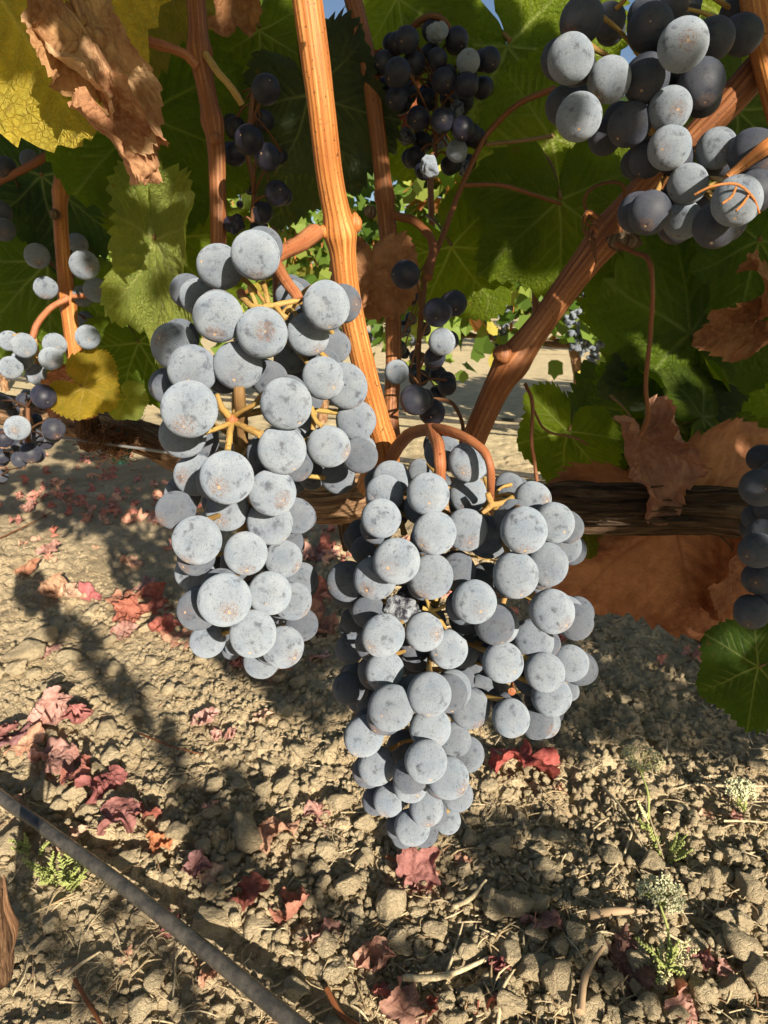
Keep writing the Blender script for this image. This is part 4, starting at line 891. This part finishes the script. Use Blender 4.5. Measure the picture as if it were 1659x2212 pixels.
for a in ((1140, 1650, 70, (.46, .07, .05), 'bright crimson ragged leaf lying right of the grape cluster tip'), (115, 1570, 60, PK, 'pink wrinkled leaf, topmost of the pile in the sun at left'), (185, 1560, 40, (.46, .15, .13), 'rosy leaf curling right of the pink wrinkled leaf'), (60, 1620, 40, OR, None), (115, 1650, 50, BP, None), (165, 1690, 40, (.42, .13, .08), None),
 (215, 1730, 46, CR, 'deep crimson leaf in the middle of the leaf pile by the hose'), (245, 1700, 30, CR, None), (270, 1790, 46, MR, None), (300, 1770, 36, (.40, .10, .06), None), (335, 1830, 30, (.58, .20, .05), 'small orange leaf at the lower end of the leaf pile'), (25, 1590, 34, MR, None),
 (600, 1815, 46, OR, 'orange folded leaf beside the round clod'), (530, 1945, 46, (.36, .09, .05), 'dark red leaf wrapped round a clod'), (620, 1975, 46, (.42, .15, .08), None), (670, 2035, 26, PK, None), (800, 2080, 55, (.55, .28, .17), 'light brown folded leaf standing up near the bottom centre'), (820, 2140, 32, (.40, .12, .09), None),
 (890, 1890, 50, MR, 'dark red crumpled leaf under the grape cluster tip'), (1000, 1850, 22, OR, None), (1165, 1995, 42, (.42, .20, .15), 'dusky pink leaf right of the grey clod'), (1330, 2080, 75, (.20, .09, .06), 'large dark brown leaf under the weed'), (1070, 2090, 30, CR, 'small crimson leaf near the bottom centre'), (1040, 2150, 40, (.36, .10, .05), None),
 (870, 2180, 50, (.42, .20, .13), None), (930, 2170, 30, (.40, .12, .06), None), (1560, 2110, 30, BP, None), (1480, 2190, 45, (.50, .24, .17), 'pinkish leaf at the bottom right corner area'), (60, 1250, 34, (.48, .20, .09), None), (130, 1300, 44, (.50, .28, .14), None), (190, 1295, 32, (.48, .12, .12), 'pinkish red leaf in the left sun patch'), (300, 1340, 50, (.42, .12, .06), None),
 (270, 1300, 36, (.46, .18, .09), None), (335, 1310, 36, (.38, .09, .05), None), (350, 1375, 40, (.42, .10, .06), None), (275, 1375, 30, BP, None), (395, 1380, 40, (.50, .24, .13), None), (300, 1270, 30, BP, None), (515, 1445, 50, (.36, .12, .10), None), (585, 1470, 44, (.50, .26, .15), None), (560, 1410, 30, BP, None),
 (690, 1355, 55, (.46, .22, .13), 'pale brown leaf between the two big clusters'), (700, 1285, 40, (.38, .12, .07), None), (690, 1200, 36, BP, None), (715, 1190, 26, (.42, .12, .07), None), (150, 1300, 30, TN, None), (1530, 1380, 40, (.44, .20, .17), 'pinkish leaf under the small shaded twigs at right'), (1200, 1700, 20, OR, None), (420, 1890, 30, (.32, .14, .13), None), (450, 1900, 30, TN, None),
 (585, 1790, 22, OR, None), (110, 1210, 26, BP, None), (520, 1180, 24, (.45, .16, .08), None), (60, 1100, 24, BP, None), (350, 1120, 24, BP, None), (30, 1755, 24, TN, None), (720, 2000, 24, BP, None), (560, 1560, 22, TN, None), (500, 1600, 20, BP, None), (20, 1600, 40, (.30, .12, .12), None)): ground_leaf(*a)
for q in range(34):
    x = random.uniform(0, 1650); y = random.uniform(1100, 2200)
    if (700 < x and y < 1750): continue
    ground_leaf(x, y, random.uniform(14, 34), random.choice((BP, OR, MR, TN, BP, PK)))
def litter():
    mb = MB(); gs = [leaf_geo(seed=200 + k, nr=4, na=22, cup=.2, droop=.2, ruffle=.2, crumple=.5, bendx=1.0, lobes=1.2) for k in range(6)]
    g = NG('litter'); ge = g.n('NewGeometry'); c = g.ramp(ge.outputs['Random Per Island'], [(0, (.36, .14, .11)), (.35, (.50, .24, .18)), (.6, (.38, .11, .08)), (.85, (.58, .33, .22)), (1, (.25, .10, .08))]); m = g.base(c, .8)
    for k in range(1000):
        s = random.uniform(-3.2, 3.2); n = random.gauss(1.36, .10) if random.random() < .8 else random.uniform(.95, 1.9)
        if s < -.3 and random.random() < .25: n = random.gauss(1.55, .2)
        p = ROWU * s + ROWN * n; v, f, a = gs[k % 6]; S = random.uniform(.012, .03)
        mb.add((v @ rot3().T) * S + np.array((p[0], p[1], hgt(p[0], p[1]) + S * .4)), f, a)
    o = mb.build('leaf_litter', m); tag(o, 'windrow of pinkish dead leaves', 'leaf litter', None, 'stuff')
litter()

# ------------------------------------------------------------------ weeds
WG = simple('weed_green', (.30, .33, .10)); WF = simple('weed_flower', (.64, .62, .38)); WD = simple('weed_dry', (.58, .52, .28))
def frond(mb, b, d, L, seed):
    rg = random.Random(seed); d = np.asarray(d, float); d /= np.linalg.norm(d); tube(mb, [b, b + d * L * .5 + (0, 0, L * .06), b + d * L], [.0007, .0005, .0002], 5, 4, cap=False)
    s = np.cross(d, (0, 0, 1)); s /= np.linalg.norm(s) + 1e-9
    for k in range(9):
        t = .25 + k * .085
        for sg in (-1, 1):
            p = b + d * L * t; e = p + (d * .5 + s * sg) * L * .22 * (1.1 - t) + np.array((0, 0, rg.uniform(-.002, .004)))
            tube(mb, [p, (p + e) / 2 + (0, 0, .001), e], [.0005, .0011, .0003], 5, 2, cap=False)
def umbel(label, x, y, htop, rpx, base, dry=False, fronds=6, stemlab=None):
    gb = G(*base); gb = np.array((gb[0], gb[1], hgt(gb[0], gb[1])))
    t = empty('wild_carrot', label, 'weed', None)
    v = F + Rt * (x - CXP) / FPX + U * (CYP - y) / FPX; top = CAM + v * ((htop - CAM[2]) / v[2]); d = (top - CAM) @ F; R0 = rpx * d / FPX
    mb = MB(); tube(mb, [gb, gb * .5 + top * .5 + (.004, 0, 0), top - (0, 0, R0 * .7)], [.0016, .0013, .001], 7, 6); mb.build('stem', WG, t)
    hd = MB(); rays = MB(); iv, if_ = ico(1)
    for k in range(60):
        a = random.uniform(0, 6.28); rr = math.sqrt(random.random())
        if dry: rr = .55 + .45 * rr
        c = top + np.array((math.cos(a) * rr * R0, math.sin(a) * rr * R0, (R0 * .25 * rr if dry else R0 * .35 * (1 - rr ** 2)) + random.uniform(-.001, .001)))
        tube(rays, [top - (0, 0, R0 * .7), (top * .4 + c * .6) - (0, 0, R0 * .25), c], [.0005, .0003, .0003], 4, 3, cap=False)
        for j in range(9):
            q = c + np.array([random.gauss(0, 1) for _ in range(3)]) * R0 * .11 * np.array((1, 1, .5)); hd.add((iv @ rot3().T) * random.uniform(.0007, .0013), if_) if False else hd.add(iv * np.array([random.uniform(.0006, .0014) for _ in range(3)]) + q, if_)
    o = hd.build('flower_head', WF if not dry else WD, t); o['kind'] = 'stuff'; rays.build('flower_stalks', WG, t)
    for k in range(fronds):
        fm = MB(); a = random.uniform(0, 6.28); frond(fm, gb + (0, 0, random.uniform(.002, .02)), (math.cos(a), math.sin(a), random.uniform(.5, 1.4)), random.uniform(.02, .04), k); fm.build('frond', WG if k % 3 else WD, t)
umbel('pale green flower head with feathery fronds among the clods at lower right', 1430, 1930, .055, 46, (1440, 2110), False, 14)
umbel('dried ring-shaped flower head with a dark hollow centre', 1388, 1645, .05, 40, (1400, 1790), True, 3)
umbel('faint greenish flower head at the right edge of the shaded soil', 1602, 1705, .03, 32, (1605, 1760), False, 2)
def sprig(label, x, y, n, L, h=1.2):
    g = G(x, y); g = np.array((g[0], g[1], hgt(g[0], g[1]))); t = empty('green_weed', label, 'weed', None)
    for k in range(n):
        mb = MB(); a = random.uniform(0, 6.28); frond(mb, g + (random.gauss(0, .006), random.gauss(0, .006), 0), (math.cos(a), math.sin(a), h), L * random.uniform(.6, 1.1), k + 70); mb.build('frond', WG, t)
sprig('small tuft of fine green weed just below the hose at left', 150, 1900, 12, .04); sprig('thin green weed sprig beside the hose at the left edge', 70, 1840, 5, .03); sprig('second green tuft close under the hose', 118, 1885, 8, .036)
sprig('pale grassy sprig between the flower heads', 1440, 1840, 8, .035)
# weathered stake at the left bottom edge
st_ = empty('wooden_stake', 'weathered peeling wooden stake at the lower left edge', 'stake', None)
limb('stake_post', [(-22, 1915, .50), (-14, 2000, .52), (-6, 2070, .55), (0, 2110, .575)], [56, 60, 56, 46], 31, (.9, .75, .62), st_, .1)
mb = MB(); tube(mb, [P(8, 1890, .50), P(16, 1960, .50), P(34, 2010, .51), P(26, 2060, .53)], [.001, .004, .005, .001], 10, 8, flat=.25, jit=.3); mb.build('bark_strip', M['bark'], st_).color = (2.0, 1.6, 1.3, 1)

# ------------------------------------------------------------------ background rows of vines
MG = mat_leafmass('far_foliage', [(0, (.06, .12, .015)), (.35, (.11, .18, .03)), (.6, (.19, .26, .05)), (.82, (.30, .34, .07)), (.93, (.42, .32, .06)), (1, (.35, .12, .05))])
FG = simple('far_grapes', (.10, .11, .16), .6)
def fan(S, R3):      # a small folded lobed leaf
    a = np.radians([0, 25, 50, 80, 110, 150, 210, 250, 280, 310, 335]); r = np.array([1, .72, .9, .65, .7, .5, .5, .7, .65, .9, .72])
    v = np.stack([r * np.sin(a), r * np.cos(a), -.25 * np.abs(r * np.sin(a))], 1); v = np.vstack([[[0, 0, 0]], v]) * S
    f = np.array([(0, k, k % 11 + 1) for k in range(1, 12)]); return v @ R3.T, f
def bg_vine(p, n_leaf, zc_, zt, spread, lbl, seed, clusters=3, S=.05):
    rnd = np.random.default_rng(seed); t = empty('grape_vine', lbl, 'grape vine', 'grape vines in the rows behind')
    p3 = np.array((p[0], p[1], 0.0)); u3 = np.array((ROWU[0], ROWU[1], 0)); n3 = np.array((ROWN[0], ROWN[1], 0))
    mb = MB(); tube(mb, [p3 + (0, 0, -.02), p3 + u3 * .03 + (0, 0, zc_ * .5), p3 + (0, 0, zc_)], [.024, .016, .021], 24, 8, jit=.45, seed=seed, ridge=bark_ridge(seed, .1)); o = mb.build('trunk', M['bark'], t); o.color = (1.6, 1.35, 1.1, 1)
    mb = MB(); tube(mb, [p3 - u3 * spread + (0, 0, zc_ + .02), p3 - u3 * spread * .4 + (0, 0, zc_), p3 + (0, 0, zc_ - .01), p3 + u3 * spread * .5 + (0, 0, zc_), p3 + u3 * spread + (0, 0, zc_ + .01)], [.008, .011, .017, .012, .008], 16, 8, jit=.5, seed=seed); o = mb.build('cordon_arm', M['bark'], t); o.color = (.9, .8, .7, 1)
    for k in range(9):
        s = rnd.uniform(-spread, spread); b = p3 + u3 * s + (0, 0, zc_); mb = MB()
        tube(mb, [b, b + n3 * rnd.uniform(-.05, .05) + (0, 0, .25), b + u3 * rnd.uniform(-.1, .1) + (0, 0, .6)], [.006, .005, .003], 8, 5); mb.build('cane', M['cane'], t)
    mb = MB()
    for k in range(n_leaf):
        s = rnd.uniform(-spread * 1.1, spread * 1.1); z = zc_ - .01 + (zt - zc_ + .01) * rnd.random() ** .9; th = rnd.normal(0, .13)
        z -= (.18 if rnd.random() < .12 else 0)
        c = p3 + u3 * s + n3 * th + np.array((0, 0, z)); v, f = fan(S * rnd.uniform(.7, 1.2), rot3()); mb.add(v + c, f)
    o = mb.build('foliage', MG, t, False); o['kind'] = 'stuff'
    iv, if_ = ico(2)
    for k in range(clusters):
        s = rnd.uniform(-spread, spread); c = p3 + u3 * s - n3 * rnd.uniform(.0, .16) + (0, 0, zc_ + rnd.uniform(-.03, .15)); mb = MB()
        for j in range(34):
            q = np.clip(rnd.normal(size=3), -1.35, 1.35) * np.array((.017, .017, .034)); q[:2] *= 1 + q[2] * 8; mb.add(iv * .0085 + c + q, if_)
        o = mb.build('grape_cluster', M['grape']); o.color = (random.uniform(.5, .95), 0, 0, 1)
        o['pt'] = [float(q) for q in c]; o['row'] = 1 if np.dot(p, ROWN) < 4 else 2
        tag(o, 'small distant cluster of blue grapes on a vine in the row behind', 'grape cluster', 'grape clusters on the vines in the row behind')
LB = 'vine with twisted trunk and yellow-green leaves in the row behind'
ORD = ['', 'first', 'second', 'third', 'fourth', 'fifth', 'sixth', 'seventh', 'eighth', 'ninth', 'tenth', 'eleventh', 'twelfth', 'thirteenth', 'fourteenth', 'fifteenth', 'sixteenth']
v_ = F + Rt * (1225 - CXP) / FPX + U * (CYP - 930) / FPX; SROW2 = (v_[:2] / (v_[:2] @ ROWN) * 2.75) @ ROWU
kk = 0
for n0, cnt_, nl, ncl, S in ((2.75, 8, 1000, 17, .055), (6.6, 11, 330, 1, .065), (10.5, 14, 260, 0, .09)):
    for k in range(cnt_):
        s = (k - cnt_ / 2 + .35) * 1.25 + .3 - n0 * .12
        if n0 < 3: s = SROW2 + (k - 4) * 1.15
        p = ROWU * s + ROWN * n0
        bx = proj((p[0], p[1], .4))
        if bx[2] < .2 or not -500 < bx[0] < 2160: continue
        bg_vine(p, nl, .40 if n0 < 3 else .45, 1.12 if n0 < 3 else 1.4, .64, ORD[k + 1] + ' vine from the left in the ' + {2.75: 'nearest row behind the grapes', 6.6: 'second row behind the grapes', 10.5: 'third row behind, far off'}[n0], 400 + kk, ncl, S); kk += 1
# distant tree line and hose lines of the rows behind
mb = MB()
for k in range(2600):
    s = random.uniform(-16, 16); n = random.uniform(14, 18); p = ROWU * s + ROWN * n; z = random.uniform(.3, 2.0) ; v, f = fan(random.uniform(.12, .22), rot3()); mb.add(v + (p[0], p[1], z), f)
tag(mb.build('distant_vine_rows', MG, smooth=False), 'far mass of green vine rows', 'vine rows', None, 'stuff')
for n0, z in ((2.75, .05), (3.05, .02), (2.1, .03), (6.6, .05)):
    a = ROWU * -6 + ROWN * n0; b = ROWU * 6 + ROWN * n0; m_ = (a + b) / 2; mb = MB()
    tube(mb, [(a[0], a[1], z + .02), (m_[0], m_[1], z), (b[0], b[1], z + .02)], .009, 12, 10)
    tag(mb.build('drip_hose', M['hose']), {2.75: 'dark irrigation hose strung along the trunks of the next row', 3.05: 'hose on the straw just beyond the next row', 2.1: 'pale dusty hose lying on the soil before the next row', 6.6: 'thin dark hose along the second row behind'}[n0], 'hose')

# ------------------------------------------------------------------ unseen leaves added off frame to shade chosen spots of vine and soil
def lit(*L): 
    for q in L: LIT.append(P(*q))
DKG_ = [(377, 748), (367, 829), (433, 1274), (769, 1164), (790, 1188), (751, 1256), (753, 1485), (769, 1460), (798, 1518), (765, 1355)]
for q in pl3:
    if q[3] and q[4] < .8: LIT.append(q[0] + SUN * q[1]); LIT.append(q[0] + SUN * q[1] * .5 + Rt * q[1] * .6)
for c, r in pl1 and [(q[0], q[1]) for q in pl1 + pl2 if q[3] and not any(math.hypot(proj(q[0])[0] - a, proj(q[0])[1] - b) < 12 for a, b in DKG_)]:
    for e in ((0, 0), (.8, 0), (-.8, 0), (0, .8), (0, -.8)): LIT.append(c + Rt * e[0] * r + U * e[1] * r)
for y in range(-20, 980, 20):
    t = np.interp(y, [-60, 220, 505, 640, 800, 985], [655, 693, 735, 752, 788, 832]); dd = np.interp(y, [-60, 505, 985], [.235, .28, .345])
    for e in (-24, 0, 24): LIT.append(P(t + e, y, dd))
lit((1240, 600, .32), (1210, 640, .32), (1170, 690, .325), (1500, 290, .28), (1550, 240, .28), (60, 270, .30), (110, 250, .30), (20, 290, .3), (310, 700, .43), (330, 640, .43), (290, 650, .43), (320, 760, .43), (200, 850, .44), (240, 850, .44), (300, 930, .58), (340, 950, .58),
    (1240, 130, .22), (1315, 170, .22), (1255, 255, .22), (1490, 100, .22), (1510, 180, .22), (1465, 240, .22), (1445, 320, .22), (1555, 320, .22), (1485, 395, .22), (1475, 475, .22), (1600, 435, .22), (985, 310, .39), (975, 290, .39), (930, 355, .39), (970, 330, .39), (950, 740, .37), (860, 800, .37),
    (80, 560, .47), (120, 620, .47), (180, 640, .47), (190, 730, .47), (50, 750, .45), (110, 775, .45), (30, 800, .45), (40, 925, .45), (145, 600, .46), (155, 700, .47), (860, 395, .41), (855, 385, .41), (50, 680, .46))
def inpoly(x, y, p):
    r = False; j_ = len(p) - 1
    for i_ in range(len(p)):
        if (p[i_][1] > y) != (p[j_][1] > y) and x < (p[j_][0] - p[i_][0]) * (y - p[i_][1]) / (p[j_][1] - p[i_][1]) + p[i_][0]: r = not r
        j_ = i_
    return r
def nearline(x, y, L, w_):
    for a, b in zip(L[:-1], L[1:]):
        e = np.subtract(b, a); u = np.clip(((x - a[0]) * e[0] + (y - a[1]) * e[1]) / (e @ e), 0, 1)
        if math.hypot(x - a[0] - e[0] * u, y - a[1] - e[1] * u) < w_: return True
    return False
STREAKS = [([(57, 1268), (132, 1329), (185, 1391), (229, 1461), (282, 1501), (334, 1567), (374, 1633), (400, 1720), (440, 1790), (500, 1850)], 30), ([(490, 1700), (530, 1790), (520, 1870), (440, 1900)], 40), ([(950, 1760), (1080, 1850), (1240, 1930)], 28), ([(1000, 1920), (1150, 1990), (1300, 2080), (1390, 2150)], 36), ([(700, 1990), (800, 2030), (960, 2080)], 20), ([(640, 1880), (760, 2000)], 18), ([(1060, 1770), (1200, 1800), (1330, 1850)], 16), ([(0, 1960), (110, 2060), (230, 2190)], 48), ([(240, 1990), (330, 2080), (420, 2190)], 22), ([(820, 2120), (930, 2190)], 26)]
SP = [[(250, 1010), (730, 1010), (730, 1560), (640, 1560), (470, 1430), (370, 1330), (330, 1240), (200, 1150), (0, 1110), (0, 1010)], [(1040, 1270), (1659, 1300), (1659, 1640), (1500, 1640), (1300, 1600), (1120, 1640), (1060, 1560), (980, 1500)]]
GL = []; GD = []
for yy in range(1020, 2212, 28):
    for xx in range(10, 1660, 28):
        if any(inpoly(xx, yy, p_) for p_ in SP) or any(nearline(xx, yy, *q_) for q_ in STREAKS): GD.append((xx, yy))
        elif yy > 1230 and not any(inpoly(xx + a_, yy + b_, p_) for p_ in SP for a_, b_ in ((22, 0), (-22, 0), (0, 22), (0, -22))) and not any(nearline(xx, yy, q_[0], q_[1] + 14) for q_ in STREAKS):
            if xx < 720 or random.random() < .6: GL.append((xx, yy))
GL += [(1388, 1645), (1430, 1930), (1430, 1890), (1140, 1640), (1120, 1670), (1440, 2080), (600, 1815)]
LITG = [G(*q) for q in GL]; DKG = [G(*q) for q in GD]
shade = [c for c, s in LEAFPTS if c[2] > .45 and c[1] < .8]
for c_, r_ in LEAFPTS:
    if c_[2] > .45 and c_[1] < .8:
        for _ in range(3): shade.append(c_ + np.array([random.gauss(0, 1) for _ in range(3)]) * r_ * .6)
for q in pl4 + pl5 + pl6 + pl10 + pl11 + [q_ for q_ in pl3 if q_[4] >= 1]:
    if q[3] and not any(math.hypot(proj(q[0])[0] - a, proj(q[0])[1] - b) < 12 for a, b in LIT_GRAPES): shade.append(q[0] + SUN * q[1]); shade.append(q[0] + SUN * q[1] * .5 + Rt * q[1] * .5); shade.append(q[0] + SUN * q[1] * .5 - Rt * q[1] * .5)
for y in range(0, 500, 30): shade.append(P(430 + y * .08, y, .355)); shade.append(P(768 + y * .14, y, .41))
for x in range(1200, 1660, 25):
    for y in (1065, 1100, 1135): shade.append(P(x, y, .375))
for q in ((1400, 400, .30), (1330, 480, .31), (1290, 540, .31), (1100, 800, .34), (1060, 870, .35), (1400, 1020, .36), (1450, 1200, .41), (1350, 1200, .41), (1600, 700, .35), (1640, 1440, .33)): shade.append(P(*q))
shade = np.array(shade + DKG + [P(a, b, .255) for a, b in DKG_[3:]] + [P(a, b, .225) for a, b in DKG_[:3]]); LITA = np.array(LIT + LITG)
so = empty('vine_shoot', 'leafy shoots of the canopy just above the picture', 'vine shoot', None)  # holds the added shading leaves, no shoot of the vine
occ = []
def blocks(c, rho, pts, k=.8):
    v = c[None] - pts; t = v @ SUN; d = np.linalg.norm(v - t[:, None] * SUN[None], axis=1); return (t > 0) & (d < rho * k)
def off_frame(c, rho):
    x, y, z = proj(c)
    if z < -rho: return True
    for kx in (-1, 0, 1):
        for ky in (-1, 0, 1):
            x, y, z = proj(c + Rt * kx * rho + U * ky * rho)
            if z > 0.005 and -20 < x < 1680 and -20 < y < 2235: return False
            if z <= .005 and z > -.0: return False
    return True
done = np.zeros(len(shade), bool); order = list(range(len(shade))); random.shuffle(order)
for c_, r_ in LEAFPTS: done |= blocks(c_, r_, shade, .45)
for i in order:
    if done[i] or len(occ) > 320: continue
    for tr in range(60):
        rho = random.uniform(.022, .065) if tr < 25 else random.uniform(.010, .03)
        t = random.uniform(.18, 1.0) if shade[i][2] > .3 else random.uniform(.9, 2.8)
        c = shade[i] + SUN * t + np.array([random.gauss(0, 1) for _ in range(3)]) * rho * .45
        if np.linalg.norm(c - CAM) < rho + .04 or not off_frame(c, rho * 1.15): continue
        if not blocks(c, rho, shade[i:i + 1], .7)[0]: continue
        if blocks(c, rho, LITA, 1.0).any(): continue
        occ.append((c, rho)); done |= blocks(c, rho, shade, .75); break
print('occluders', len(occ), 'unshaded', int((~done).sum()), 'of', len(shade))
def occ_leaf(c, rho):  # unseen leaf added to block the sun
    T = Vector([random.gauss(0, 1) for _ in range(3)]).normalized(); N = (Vector(SUN) + Vector([random.gauss(0, .3) for _ in range(3)])).normalized(); T = (T - N * T.dot(N)).normalized(); X = T.cross(N)
    o = link('leaf', random.choice(LG), so); S = rho * 1.1
    o.matrix_world = Matrix.LocRotScale(Vector(c) - T * S * .15, Matrix((X, T, N)).transposed().to_quaternion(), Vector((S, S, S))); o.color = (*random.choice((G1, G2, G3)), 1)
for c, rho in occ: occ_leaf(c, rho)
SV = Vector(SUN)
def cast(p):
    return sc.ray_cast(dg, Vector(p) + SV * .002, SV)
for rnd_ in range(4):       # look along the sun and check which points are really shaded
    bpy.context.view_layer.update(); dg = bpy.context.evaluated_depsgraph_get()
    kill = set()
    for p in LITA[:len(LIT)]:
        q = Vector(p)
        for _ in range(4):
            ok, loc, n_, i_, ob, m_ = sc.ray_cast(dg, q + SV * .002, SV)
            if not ok: break
            if ob.parent == so: kill.add(ob.name)
            q = loc
    for n_ in kill: bpy.data.objects.remove(bpy.data.objects[n_])
    if rnd_ == 3: break
    bpy.context.view_layer.update(); dg = bpy.context.evaluated_depsgraph_get(); add = []
    for p in shade:
        if cast(p)[0]: continue
        if add and any(blocks(c, r_, p[None], .6)[0] for c, r_ in add): continue
        for tr in range(40):
            rho = random.uniform(.02, .05) if tr < 12 else random.uniform(.008, .022)
            t = random.uniform(.18, 1.0) if p[2] > .3 else random.uniform(.9, 2.8)
            c = p + SUN * t + np.array([random.gauss(0, 1) for _ in range(3)]) * rho * .3
            if np.linalg.norm(c - CAM) < rho + .04 or not off_frame(c, rho * 1.15) or blocks(c, rho, LITA, .95).any(): continue
            add.append((c, rho)); break
    for c, rho in add: occ_leaf(c, rho)
    print('round', rnd_, 'killed', len(kill), 'added', len(add))
for gx, gy in ((490, 200), (500, 175), (510, 215), (600, 10), (612, 35), (720, 20), (1015, 235), (1025, 250), (960, 20), (735, 400), (590, 440), (240, 200), (860, 20), (1140, 470), (345, 110), (985, 460), (1300, 20), (650, 50), (705, 70)):   # light gaps in the canopy
    for ox, oy in ((0, 0), (9, 5), (-9, -4), (4, -10), (-4, 10)):
        bpy.context.view_layer.update(); dg = bpy.context.evaluated_depsgraph_get(); q = Vector(CAM); dr = (Vector(P(gx + ox, gy + oy, 1.0)) - q).normalized()
        for _ in range(6):
            ok, loc, n_, i_, ob, m_ = sc.ray_cast(dg, q + dr * .001, dr)
            if not ok: break
            q = loc
            if ob.parent == s7 and ob.name.startswith('leaf'):
                for ch in list(ob.children): bpy.data.objects.remove(ch)
                bpy.data.objects.remove(ob); bpy.context.view_layer.update(); dg = bpy.context.evaluated_depsgraph_get()
LM = [('the bright crimson ragged leaf', 1130, 1655), ('the pink wrinkled leaf', 115, 1570), ('the deep crimson leaf', 215, 1730), ('the small orange leaf by the hose', 335, 1830), ('the orange folded leaf', 600, 1815), ('the dark red leaf wrapped round a clod', 530, 1945), ('the light brown folded leaf', 800, 2080),
      ('the tip of the right grape cluster', 880, 1810), ('the dusky pink leaf', 1165, 1995), ('the large dark brown leaf', 1330, 2080), ('the small crimson leaf at the bottom', 1070, 2090), ('the pinkish leaf in the bottom right corner', 1480, 2190), ('the pinkish red leaf in the left sun patch', 190, 1295), ('the pale brown leaf between the big clusters', 690, 1355),
      ('the ring-shaped flower head', 1388, 1700), ('the pale green flower head', 1430, 1960), ('the wooden stake', 20, 2040), ('the left end of the black hose', 20, 1740), ('the tufts of green weed', 140, 1890), ('the bottom end of the black hose', 600, 2200), ('the middle of the black hose', 330, 1965), ('the tip of the left grape cluster', 565, 1470),
      ('the flower head at the right edge', 1602, 1740), ('the short splintered stick', 1330, 1990), ('the bottom right corner', 1640, 2180), ('the left edge of the upper sun patch', 10, 1330), ('the lowest grape of the right wing', 1105, 1590), ('the bright green leaf at the right edge', 1620, 1580), ('the forked vine twig', 960, 2105), ('the bent stick over the brown leaf', 1265, 2140)]
def relabel(prefix, gen):
    from collections import defaultdict
    dd = defaultdict(list)
    for o in bpy.data.objects:
        if o.parent is None and o.name.startswith(prefix) and o.get('label') == gen:
            x, y, z = proj(o.location); k_ = min(range(len(LM)), key=lambda q: math.hypot(x - LM[q][1], y - LM[q][2])); dd[k_].append((math.hypot(x - LM[k_][1], y - LM[k_][2]), o))
    for k_, L_ in dd.items():
        L_.sort(key=lambda q: q[0])
        for r_, (d_, o) in enumerate(L_):
            rank = 'nearest' if r_ == 0 else (ORD[r_ + 1] if r_ < 15 else str(r_ + 1) + 'th') + ' nearest'
            word = {'soil_clod': 'dry soil clod', 'fallen_leaf': 'crumpled red-brown fallen leaf'}[prefix]
            o['label'] = '%s %s to %s' % (word, rank, LM[k_][0])
relabel('soil_clod', 'pale dry crumbly clod of soil lying on the vineyard ground'); relabel('fallen_leaf', 'crumpled reddish brown vine leaf lying on the soil')
T_ = ['', 'twenty-', 'thirty-', 'forty-', 'fifty-', 'sixty-', 'seventy-', 'eighty-', 'ninety-']; NUM = ORD[1:] + ['seventeenth', 'eighteenth', 'nineteenth', 'twentieth'] + [t + o_ for t in T_[1:] for o_ in ORD[1:10]]
fc = sorted([o for o in bpy.data.objects if o.get('group') == 'grape clusters on the vines in the row behind'], key=lambda o: proj(o['pt'])[0])
for i_, o in enumerate(fc):
    x, y, z = proj(o['pt'])
    if o['row'] == 2 or not (-20 < x < 1680 and 400 < y < 2200): bpy.data.objects.remove(o); continue
fc = [o for o in bpy.data.objects if o.get('group') == 'grape clusters on the vines in the row behind']
for rowi, nm_ in ((1, 'nearest'), (2, 'second')):
    L_ = sorted([o for o in fc if o['row'] == rowi], key=lambda o: proj(o['pt'])[0])
    for i_, o in enumerate(L_): o['label'] = '%s tiny blue cluster from the left in the %s row behind' % (NUM[i_], nm_)
for o in fc: del o['pt']; del o['row']
print('objects', len(bpy.data.objects), 'tris', sum(len(m.loops) - 2 * len(m.polygons) for m in bpy.data.meshes))
